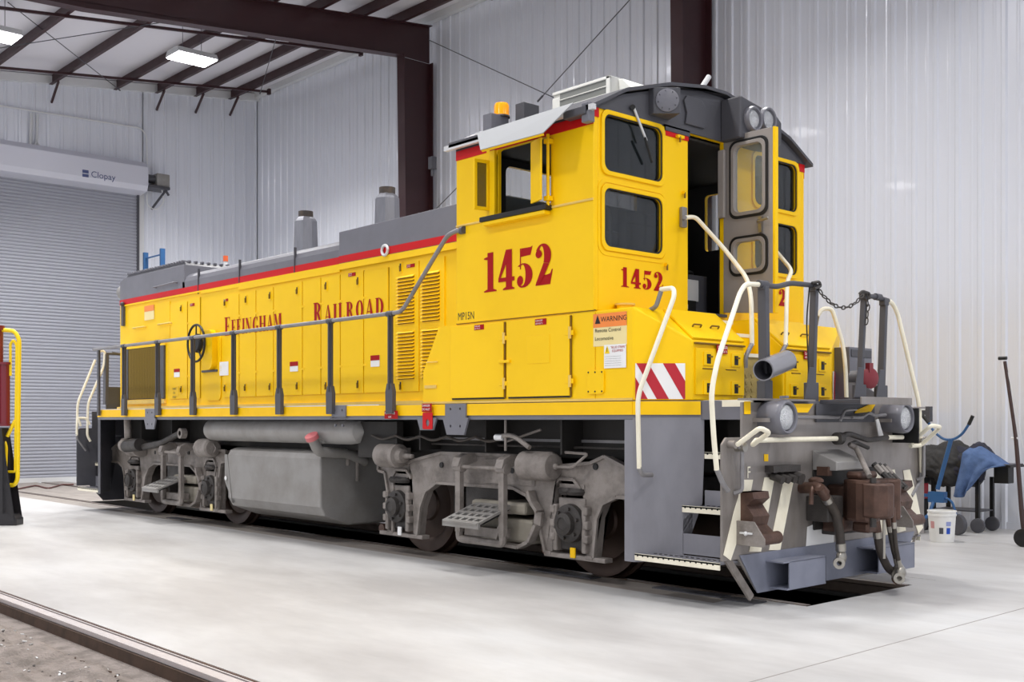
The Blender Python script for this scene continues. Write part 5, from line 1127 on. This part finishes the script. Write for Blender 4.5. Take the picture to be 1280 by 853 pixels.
# ---------------------------------------------------------------- trucks
def truck(cx, mir):
    sgn = -1 if mir else 1
    def X(x): return cx + sgn * x
    prof = [(-1.62, 1.0), (-1.62, .86), (-1.50, .84), (-1.44, .62), (-1.42, .22), (-1.36, .22), (-1.34, .66), (-1.36, .80), (-1.30, .88), (-1.12, .88), (-1.04, .80), (-1.03, .66), (-1.02, .22), (-.94, .22), (-.89, .52), (-.80, .68), (-.62, .77),
            (.52, .77), (.70, .71), (.82, .58), (.94, .22), (1.02, .22), (1.03, .66), (1.04, .80), (1.12, .88), (1.30, .88), (1.38, .80), (1.42, .66), (1.44, .22), (1.53, .22), (1.57, .56), (1.64, .69), (1.80, .755), (2.1, .75), (2.1, .93), (1.66, 1.09), (1.50, 1.03), (1.1, .99), (.82, 1.02), (.55, 1.07), (-.55, 1.07), (-.82, 1.02), (-1.1, .96), (-1.4, .96), (-1.45, 1.0)]
    mb = MB()
    for y0, e in ((-1.16, .09), (1.16, -.09)): mb.prism([(X(a), y0, b) for a, b in prof], (0, e, 0), TRK)
    mb.box(X(-.25), X(.25), -1.1, 1.1, .55, .95, TRD); mb.box(X(1.8), X(2.05), -1.1, 1.1, .72, .9, TRD)
    for sy in (-1, 1):
        for (a, b), (c, d) in zip(prof, prof[1:] + prof[:1]):
            if abs(a) > 1.01 and abs(a) < 1.05 or (a, b) in ((1.42, .66), (1.38, .80)): continue
            u = Vector((c - a, 0, d - b)).normalized(); nn_ = Vector((u.z, 0, -u.x)) * .016 * 1
            mb.beam((X(a), sy * 1.168, b), (X(c), sy * 1.168, d), .03, .035, TRK, up=(0, 1, 0))
    for y in (-1.165, 1.165): mb.box(X(.12), X(.80), y - .006, y + .006, .80, 1.03, TRK)
    for x, z in ((.33, .93), (.50, .93), (-.55, .95), (1.55, 1.0)): mb.cyl((X(x), -1.174, z), (X(x), -1.16, z), .028, BLK, n=12)
    tr = mb.build('truck_frame', LOCO, bevel=.012)
    for wx in ((-1.25, 1.27) if not mir else (-1.23, 1.23)):
        for s in (-1, 1):
            mb = MB(); prf = [(0, .0), (0, .16), (.02, .18), (.03, .36), (.0, .40), (-.005, .505), (.085, .512), (.10, .54), (.13, .54), (.135, .40), (.135, .0)]
            mb.lathe(prf, (X(wx), s * .80, .508), (0, -s, 0), WHL, n=44); mb.build('wheel', tr)
            y = s * 1.12; mb = MB()
            mb.box(X(wx) - .15, X(wx) + .15, y - .04, y + .05, .26, .70, TRD); mb.box(X(wx) - .16, X(wx) + .165, y - .055, y + .05, .38, .72, TRK); mb.box(X(wx) - .20, X(wx) - .15, y - .09, y, .25, .66, TRK); mb.box(X(wx) + .15, X(wx) + .20, y - .09, y, .25, .66, TRK)
            for k in (-1, 1):
                for z in (.34, .46, .58): mb.box(X(wx) + k * .2 - .03, X(wx) + k * .2 + .03, y - .10, y - .02, z, z + .07, TRK)
            jb = mb.build('journal_box', tr, bevel=.012)
            mb = MB(); c = (X(wx), y + s * .05, .50)
            mb.lathe([(0, .17), (.05, .165), (.06, .14), (.065, .10), (.11, .095), (.13, .055), (.12, .05), (.12, 0)], c, (0, s, 0), TRD, n=28)
            for k in range(6): a = k * math.pi / 3 + .3; mb.cyl((c[0] + .13 * math.cos(a), c[1] + s * .04, c[2] + .13 * math.sin(a)), (c[0] + .13 * math.cos(a), c[1] + s * .085, c[2] + .13 * math.sin(a)), .016, TRD, n=6)
            mb.build('bearing_cap', jb)
            mb = MB(); mb.box(X(wx) - .34, X(wx) + .40 * 1, y - .06, y + .04, .185, .225, TRK); mb.cyl((X(wx) - .36 * 1, y - .02, .24), (X(wx) - .36, y + .04, .24), .05, RST, n=12)
            if s < 0: mb.box(X(wx) + .0, X(wx) + .06, y - .075, y - .058, .20, .29, YEL2 if wx > 0 and not mir else (BUF if mir else WHT))
            mb.build('pedestal_tie', tr, bevel=.005)
            mb = MB()
            for k in range(2): mb.lathe([(0, .05), (0, .10), (.03, .12), (.06, .10), (.06, .05)], (X(wx) - .06 + k * .1, y - .0, .745 + .0), (0, 0, 1), TRD, n=16)
            mb.box(X(wx) - .15, X(wx) + .15, y - .05, y + .05, .80, .84, TRK)
            mb.build('spring_seat', tr)
    # brake cylinders
    for bx, d in ((-1.26, 1), (.95, -1)):
        for s in (-1, 1):
            mb = MB(); y = s * 1.26; z = 1.03 if bx < 0 else .99
            mb.lathe([(-.20, 0), (-.195, .10), (-.17, .125), (.06, .125), (.08, .118), (.10, .125), (.14, .12), (.15, .08), (.22, .07), (.23, .03), (.36, .022), (.37, 0)] if bx < 0 else [(-.20, 0), (-.19, .11), (-.18, .132), (.15, .132), (.19, .11), (.20, .04), (.2, 0)], (X(bx), y, z), (sgn * (1 if bx < 0 else 1), 0, 0), TRK, n=26)
            mb.box(X(bx) - .1, X(bx) + .14, y, s * 1.12, z - .1, z + .08, TRK)
            if bx > 0: mb.tube([(X(bx) + sgn * .20, y, z), (X(bx) + sgn * .42, y, z), (X(bx) + sgn * .58, y + .02, z + .12), (X(bx) + sgn * .3, y, z + .13)], .013, TRK, 8, .03); mb.ball((X(bx) + sgn * .21, y, z), .03, TRK, 8)
            else: mb.tube([(X(bx) - sgn * .19, y, z + .06), (X(bx) - sgn * .27, y, z + .0), (X(bx) - sgn * .19, y, z - .06)], .01, TRK, 8, .03)
            mb.build('brake_cylinder', tr)
    # swing hangers, step and spring plank
    xa, xb, sx0, sx1 = (-1.92, -1.30, -1.80, -1.32) if not mir else (-8.36, -7.81, -8.38, -7.92)
    for s in (-1, 1):
        y = s * 1.34; mb = MB()
        for hx in (xa, xb):
            mb.box(hx - .035, hx + .035, y - .025, y + .025, .34, .99, TRK); mb.prism([(hx - .05, s * 1.40, .96), (hx - .05, s * 1.37, 1.04), (hx - .05, s * 1.28, 1.08), (hx - .05, s * 1.10, 1.08), (hx - .05, s * 1.10, 1.03), (hx - .05, s * 1.3, .96)], (.1, 0, 0), TRK); mb.cyl((hx - .06, y, .95), (hx + .06, y, .95), .045, TRK, n=14)
        mb.tube([(xa, y, .36), (xa, y, .27), (xb, y, .27), (xb, y, .36)], .036, TRK, 8, .06); mb.cyl((xa, y, .955), (xb, y, .955), .02, TRK, n=10)
        mb.box(xa + .05, xb - .05, y - s * .02, y - s * .14, .31, .40, TRK); mb.beam((xb - .09, y, .31), (xb - .04, y, .43), .03, .03, TRK)
        mb.build('swing_hanger', tr, bevel=.006)
        mb = MB(); f0 = Vector((0, s * 1.62, .47)); f1 = Vector((0, s * 1.25, .60)); ax = Vector(((sx1 - sx0) / 2, 0, 0)); ay = (f1 - f0) / 2; az = ay.cross(Vector((1, 0, 0))).normalized() * .012
        for i in range(5): c = f0.lerp(f1, i / 4); c.x = (sx0 + sx1) / 2; mb.obox(c, ax, ay.normalized() * .022, az, TNK)
        for i in range(6): c = (f0 + f1) / 2; c.x = sx0 + (sx1 - sx0) * i / 5; mb.obox(c, (.016, 0, 0), ay, az * .9, TNK)
        mb.obox(Vector(((sx0 + sx1) / 2, s * 1.62, .452)), ax + Vector((.016, 0, 0)), (0, .012, 0), (0, 0, .03), TNK)
        c = (f0 + f1) / 2; c.x = (sx0 + sx1) / 2; c.z -= .03; mb.obox(c, ax, ay, az * .3, BLK)
        mb.beam((sx0 + .05, s * 1.3, .57), (sx0 + .05, s * 1.16, .55), .04, .05, TRK); mb.beam((sx1 - .05, s * 1.3, .57), (sx1 - .05, s * 1.16, .55), .04, .05, TRK)
        mb.build('truck_step', tr)
    mb = MB(); PLK = mat('plank_beige', (150, 144, 132), .6, dirt=.5, dcol=(110, 104, 94), scale=4)
    mb.box(xa + .1, xb + .22, -1.18, 1.18, .27, .49, PLK); mb.box(xa + .0, xb + .14, -1.2, 1.2, .53, .64, PLK); mb.build('spring_plank', tr, bevel=.03)
    for s in (-1, 1):
        mb = MB(); P = [(xb + .30, .76), (xb + .34, .66), (xb + .42, .58), (xb + .40, .46), (xb + .30, .30), (xb + .16, .24), (xb - .05, .25)]
        for (a, b), (c, d) in zip(P, P[1:]): mb.beam((a - .07, s * 1.215, b), (c - .07, s * 1.215, d), .09, .035, TRK)
        mb.build('guard_strap', tr, bevel=.006)
    for wx in (-.68, .68):
        mb = MB(); mb.box(X(wx) - .03, X(wx) + .03, -.88, -.74, .30, .75, TRD); mb.prism([(X(wx) - .05, -.86, .42), (X(wx) + .05, -.86, .42), (X(wx) + .05, -.86, .66), (X(wx) - .05, -.86, .66)], (0, .1, 0), TRD); mb.build('brake_rigging', tr)
truck(-1.86, False); truck(-8.50, True)
mb = MB(); mb.tube([qY(165, 562, -1.3), qY(200, 555, -1.35), qY(228, 540, -1.35)], [.05, .04], TRD, 10, .1); c = qY(228, 542, -1.37); mb.lathe([(-.04, .035), (-.04, .07), (.04, .07), (.04, .035)], c, (0, 1, 0), TRK, n=18); mb.cyl(qY(159, 518, -1.4), qY(160, 548, -1.4), .05, TRK); mb.ball(qY(156, 557, -1.38), .10, TRK, 12); mb.cyl(qY(158, 558, -1.38), qY(175, 556, -1.38), .09, TRD); mb.build('slack_adjuster', LOCO)

# ================================================================== THINGS AROUND THE HALL
# bucket
t = thing('bucket', (.12, 4.15, 0), 'white plastic pail on the floor in front of the blue hand truck', 'bucket')
mb = MB(); mb.lathe([(0, 0), (0, .128), (.01, .132), (.30, .15), (.30, .158), (.325, .158), (.325, .15), (.345, .152), (.345, .160), (.36, .160), (.362, .148), (.30, .145), (.02, .125), (.02, 0)], (.12, 4.15, 0), (0, 0, 1), BUK, n=36); mb.build('pail', t)
def wrapdecal(a0, a1, z0, z1, m, name):
    mb = MB(); n = 5; vs = []
    for i in range(n + 1):
        a = R(a0 + (a1 - a0) * i / n)
        for z in (z0, z1): r = .134 + .018 * z / .30; vs.append((.12 + r * math.cos(a), 4.15 + r * math.sin(a), z))
    mb.add(vs, [(2 * i, 2 * i + 2, 2 * i + 3, 2 * i + 1) for i in range(n)], m); mb.build(name, t)
ca = math.degrees(math.atan2(CY - 4.15, CX - .12))
wrapdecal(ca - 12, ca + 6, .10, .17, DGR, 'label_panel'); wrapdecal(ca + 20, ca + 38, .10, .17, mat('label_blue', (30, 80, 190), .5), 'label_panel'); wrapdecal(ca + 18, ca + 40, .19, .24, mat('label_pale', (150, 160, 210), .5), 'label_panel'); wrapdecal(ca - 55, ca - 34, .16, .24, mat('label_pink', (206, 150, 150), .5), 'label_panel')
# small black cart with the coats on it
def P_(px, py, Y): return qY(px, py, Y)
cx0, cx1, gy = -.78, -.12, 5.62
t = thing('barrel_grill', (-.3, gy, 0), 'black wheeled barrel grill against the white wall, under the heaped dark coats', 'grill')
mb = MB(); mb.lathe([(0, 0), (.01, .22), (.04, .25), (.62, .25), (.65, .22), (.66, 0)], (cx0, gy, .80), (1, 0, 0), BLK, n=26); body = mb.build('barrel', t)
for x in (-.62, -.05):
    for y in (gy - .2, gy + .2):
        mb = MB(); mb.beam((x, y, .10), (x, y, .68), .045, .045, BLK); mb.build('leg', t)
        mb = MB(); mb.lathe([(-.02, .0), (-.02, .04), (-.018, .08), (-.014, .09), (.014, .09), (.018, .08), (.02, .04), (.02, 0)], (x + .02, y - .04, .092), (0, 1, 0), DGR, n=22); mb.build('wheel', t)
mb = MB(); mb.box(-.64, -.03, gy - .22, gy + .22, .255, .27, DGR); mb.build('lower_shelf', t)
mb = MB(); mb.box(-.12, .36, gy - .22, gy + .2, .82, .845, BLK); mb.box(.12, .30, gy - .14, gy + .02, .62, .82, BLK); mb.box(.08, .34, gy - .24, gy + .2, .845, .86, DGR); mb.build('side_shelf', t, bevel=.006)
def cloth(name, f, nu, nv, m, lab, cat, grp=None, thick=.012):
    bm = bmesh.new(); g = [[bm.verts.new(f(i / nu, j / nv)) for i in range(nu + 1)] for j in range(nv + 1)]
    for j in range(nv):
        for i in range(nu): bm.faces.new((g[j][i], g[j][i + 1], g[j + 1][i + 1], g[j + 1][i]))
    me = bpy.data.meshes.new(name); bm.to_mesh(me); bm.free(); me.materials.append(m)
    for p in me.polygons: p.use_smooth = True
    o = bpy.data.objects.new(name, me); COL.objects.link(o)
    sd = o.modifiers.new('s', 'SOLIDIFY'); sd.thickness = thick
    return tag(o, lab, cat, grp)
def coat(x0, x1, lo_f, lo_b, R0, seed, amp=.05, ra=0):
    def f(u, v):
        a = R(lo_f + (lo_b - lo_f) * v); x = x0 + (x1 - x0) * u
        w = amp * mn.fractal((x * 5 + seed, a * 2.0 + x * 2, seed), 1, 2, 4) + amp * .5 * abs(mn.noise((x * 14 + a * 4, a * 3, seed)))
        e = 1 - .25 * abs(2 * u - 1) ** 4
        r = R0 * e + w + .03 * math.sin(u * 9 + seed)
        hang = max(0, -math.sin(a + R(0))) * .0
        return (x + .03 * mn.noise((a * 2, seed, x)), gy - r * math.cos(a) * .98, .80 + r * math.sin(a) - hang)
    return f
cloth('coat', coat(-.84, -.22, -48, 150, .30, 2.3, .05), 60, 60, JKT, 'black work coat heaped over the left of the barrel grill', 'coat', thick=.02)
cloth('coat', coat(-.40, .02, -42, 150, .285, 8.1, .035), 50, 60, NAV, 'dark navy coat heaped between the black coat and the blue denim', 'coat', thick=.02)
def den(u, v):
    # hangs from shoulder line; top runs from the grill towards the shelf edge
    tx = -.16 + .48 * u; tz = 1.06 - .30 * max(0, u - .25) ** 1.1
    bx = -.30 + .32 * u; bz = .44 + .62 * max(0, u - .40) ** 1.2
    x = tx + (bx - tx) * v; z = tz + (bz - tz) * v
    y = gy - .31 - .02 * v + .035 * math.sin(u * 16 + v * 2) * v + .02 * mn.noise((u * 5, v * 4, 2)) - .02 * math.sin(v * 3)
    if v < .12: y += (.12 - v) * 1.6
    return (x, y, z)
cloth('denim_jacket', den, 50, 40, DEN, 'faded blue denim jacket hanging over the right end of the barrel grill', 'jacket', thick=.012)
# blue hand truck
t = thing('hand_truck', (-.35, 4.95, 0), 'blue steel hand truck with curved twin handles leaning before the dark coats', 'hand truck')
Yh = 4.95
mb = MB(); mb.tube([P_(1160, 527, Yh), P_(1167, 540, Yh), P_(1180, 550, Yh), P_(1192, 550, Yh), P_(1203, 543, Yh), P_(1212, 529, Yh)], .016, BLU, 12, .08); mb.tube([P_(1189, 549, Yh), P_(1172, 612, Yh)], .026, BLU, 12); fr = mb.build('frame', t)
for a, b_ in (((1150, 516), (1161, 529)), ((1211, 531), (1216, 520))):
    mb = MB(); mb.cyl(P_(*a, Yh), P_(*b_, Yh), .022, BLK, n=12); mb.build('handle_grip', t)
mb = MB(); p = P_(1170, 620, Yh); mb.box(p.x - .08, p.x + .12, Yh - .05, Yh + .05, p.z - .08, p.z + .05, BLU); mb.tube([p, p + Vector((-.05, -.1, -.25)), p + Vector((-.08, -.25, -.30))], .022, BLU, 10, .06); mb.tube([p + Vector((-.18, 0, .0)), p + Vector((-.18, -.02, -.30)), p + Vector((-.12, -.2, -.40))], .028, BLU, 10, .05); mb.beam(p + Vector((-.2, 0, 0)), p + Vector((.1, 0, 0)), .04, .04, BLU); mb.tube([p + Vector((.05, 0, 0)), p + Vector((.2, .0, -.05)), p + Vector((.26, 0, -.22))], .015, BLU, 8, .05); mb.build('axle_frame', t)
for dx in (-.24, .26):
    mb = MB(); c = (p.x + dx, Yh + .02, .13); mb.lathe([(-.03, .0), (-.03, .05), (-.035, .09), (-.03, .125), (0, .13), (.03, .125), (.035, .09), (.03, .05), (.03, 0)], c, (.3, 1, 0), DGR, n=26); mb.build('wheel', t)
# red case with black lid on a stand
mb = MB(); p = P_(1149, 612, 5.2); mb.box(p.x - .13, p.x + .06, 5.1, 5.33, p.z - .12, p.z + .08, mat('case_red', (150, 36, 48), .45)); mb.box(p.x - .15, p.x + .07, 5.09, 5.34, p.z + .08, p.z + .16, BLK); mb.box(p.x - .14, p.x + .06, 5.1, 5.33, .0, p.z - .12, BLK)
tag(mb.build('welder', bevel=.01), 'small red and black machine case behind the coupler, beside the hand truck', 'machine')
mb = MB(); Ys = 5.75; a = P_(1146, 516, Ys); mb.beam((a.x, Ys, 0), (a.x, Ys, a.z), .05, .05, DGR); b_ = P_(1163, 516, Ys); mb.beam((a.x - .1, Ys, a.z), (b_.x, Ys, b_.z), .05, .06, DGR); mb.box(b_.x - .05, b_.x + .01, Ys - .04, Ys + .04, b_.z - .12, b_.z + .08, DGR); mb.box(a.x - .15, a.x + .15, Ys - .15, Ys + .15, 0, .03, DGR)
tag(mb.build('pipe_stand'), 'dark steel stand with a short top arm against the wall, right of the locomotive', 'stand')
# leaning bar on wheels
t = thing('wheeled_pry_bar', tuple(qZ(1278, 683, 0)), 'tall dark steel bar with small wheels leaning at the right edge of the picture', 'pry bar')
b0 = qZ(1279, 683, 0); Yb = b0.y; mb = MB(); mb.tube([P_(1256, 452, Yb), P_(1270, 548, Yb), P_(1277, 640, Yb), (b0.x + .02, Yb, .10)], [.018, .03], mat('bar_brown', (62, 44, 42), .45), 10, .2); mb.build('bar', t)
mb = MB(); a = P_(1255, 448, Yb); mb.cyl(a - Vector((.06, 0, 0)), a + Vector((.03, 0, 0)), .02, BLK); mb.build('bar_end', t)
mb = MB(); a = P_(1270, 548, Yb); mb.cyl(a - Vector((.05, 0, 0)), a + Vector((.02, 0, 0)), .014, ALU, n=8); mb.build('collar_pin', t)
mb = MB(); mb.tube([P_(1257, 455, Yb), P_(1268, 500, Yb), P_(1279, 560, Yb)], .004, ALU, 6, .1); mb.build('wire', t)
for s_ in (-1, 1):
    mb = MB(); mb.lathe([(-.025, 0), (-.03, .06), (-.02, .10), (.02, .10), (.03, .06), (.025, 0)], (b0.x + .04, Yb + s_ * .09, .10), (0, 1, 0), BLK, n=24); mb.build('wheel', t)
# lifting jack at the left edge
d0 = 14.6
def Q(px, py): return qD(px, py, d0)
fx = Q(0, 600); t = thing('lifting_jack', (Q(-12, 656).x, Q(-12, 656).y, 0), 'maroon screw jack with a yellow tube guard on a black foot at the left edge', 'jack')
def qpr(mb, pts, w, m): mb.prism([Q(*p) + FW * (-w / 2) for p in pts], FW * w, m)
mb = MB(); qpr(mb, [(-40, 656.5), (-40, 535), (7, 535), (7, 643), (20, 643), (25, 648), (25, 656.5)], .22, mat('jack_black', (38, 36, 40), .4)); mb.build('foot_frame', t, bevel=.01)
mb = MB(); a = Q(-6, 530); b_ = Q(-6, 413); mb.cyl(a, b_, .10, mat('jack_maroon', (118, 22, 38), .35, coat=.3)); mb.cyl(b_, b_ + Vector((0, 0, .06)), .12, MATS['jack_maroon']); mb.build('screw_column', t)
mb = MB(); a = Q(6, 530); b_ = Q(6, 456); mb.cyl(a, b_, .065, MATS['jack_maroon']); mb.cyl(b_, b_ + Vector((0, 0, .03)), .085, MATS['jack_maroon']); mb.cyl(a - Vector((0, 0, .03)), a, .085, MATS['jack_maroon']); mb.build('motor_case', t)
mb = MB(); mb.tube([Q(-20, 412), Q(8, 413), Q(18, 414), Q(24, 424), Q(22, 600), Q(18, 607), Q(-20, 605)], .028, HIV, 12, .06); mb.build('guard_tube', t)
mb = MB(); mb.tube([Q(13, 470), Q(13, 430), Q(17, 425), Q(21, 432), Q(19, 590), Q(-20, 590)], .018, HIV, 10, .03); mb.build('guard_tube', t)
mb = MB(); mb.tube([Q(-20, 550), Q(6, 552), Q(8, 560), Q(7, 585), Q(0, 590), Q(-20, 590)], .02, HIV, 10, .03); mb.tube([Q(9, 546), Q(19, 526)], .024, HIV, 10); mb.build('guard_tube', t)
# floor hose by the roll-up door
mb = MB(); mb.tube([qZ(0, 612, .015), qZ(20, 612, .015), qZ(45, 607, .015), qZ(60, 611, .015), qZ(78, 606, .015), qZ(92, 606, .015)], .016, mat('hose_brown', (96, 60, 56), .6), 8, .3)
tag(mb.build('floor_hose'), 'brown hose lying on the floor before the roll-up door', 'hose')
# blue ladder rails beyond the hood
a, b_ = P_(182, 316, 2.3), P_(203, 311, 2.3); t = thing('maintenance_ladder', ((a.x + b_.x) / 2, 2.3, 0), 'blue ladder top showing above the rear of the hood, before the roll-up door', 'ladder')
for q in (a, b_):
    mb = MB(); mb.box(q.x - .032, q.x + .032, 2.25, 2.35, 0, q.z, BLU); mb.build('rail_post', t)
for k in range(14):
    z = .3 + k * .3
    z = a.z - .25 - k * .32
    if z > .2: mb = MB(); mb.cyl((a.x, 2.3, z + .12), (b_.x, 2.3, z + .12), .018, BLU, n=8); mb.build('rung', t)
p = P_(282, 327, .6); mb = MB(); mb.cyl((p.x, .6, 3.55), (p.x, .6, p.z), .03, WHT); mb.cyl((p.x, .6, p.z), (p.x, .6, p.z + .09), .04, mat('marker_orange', (240, 110, 60), .4)); mb.build('marker_lamp', hood)
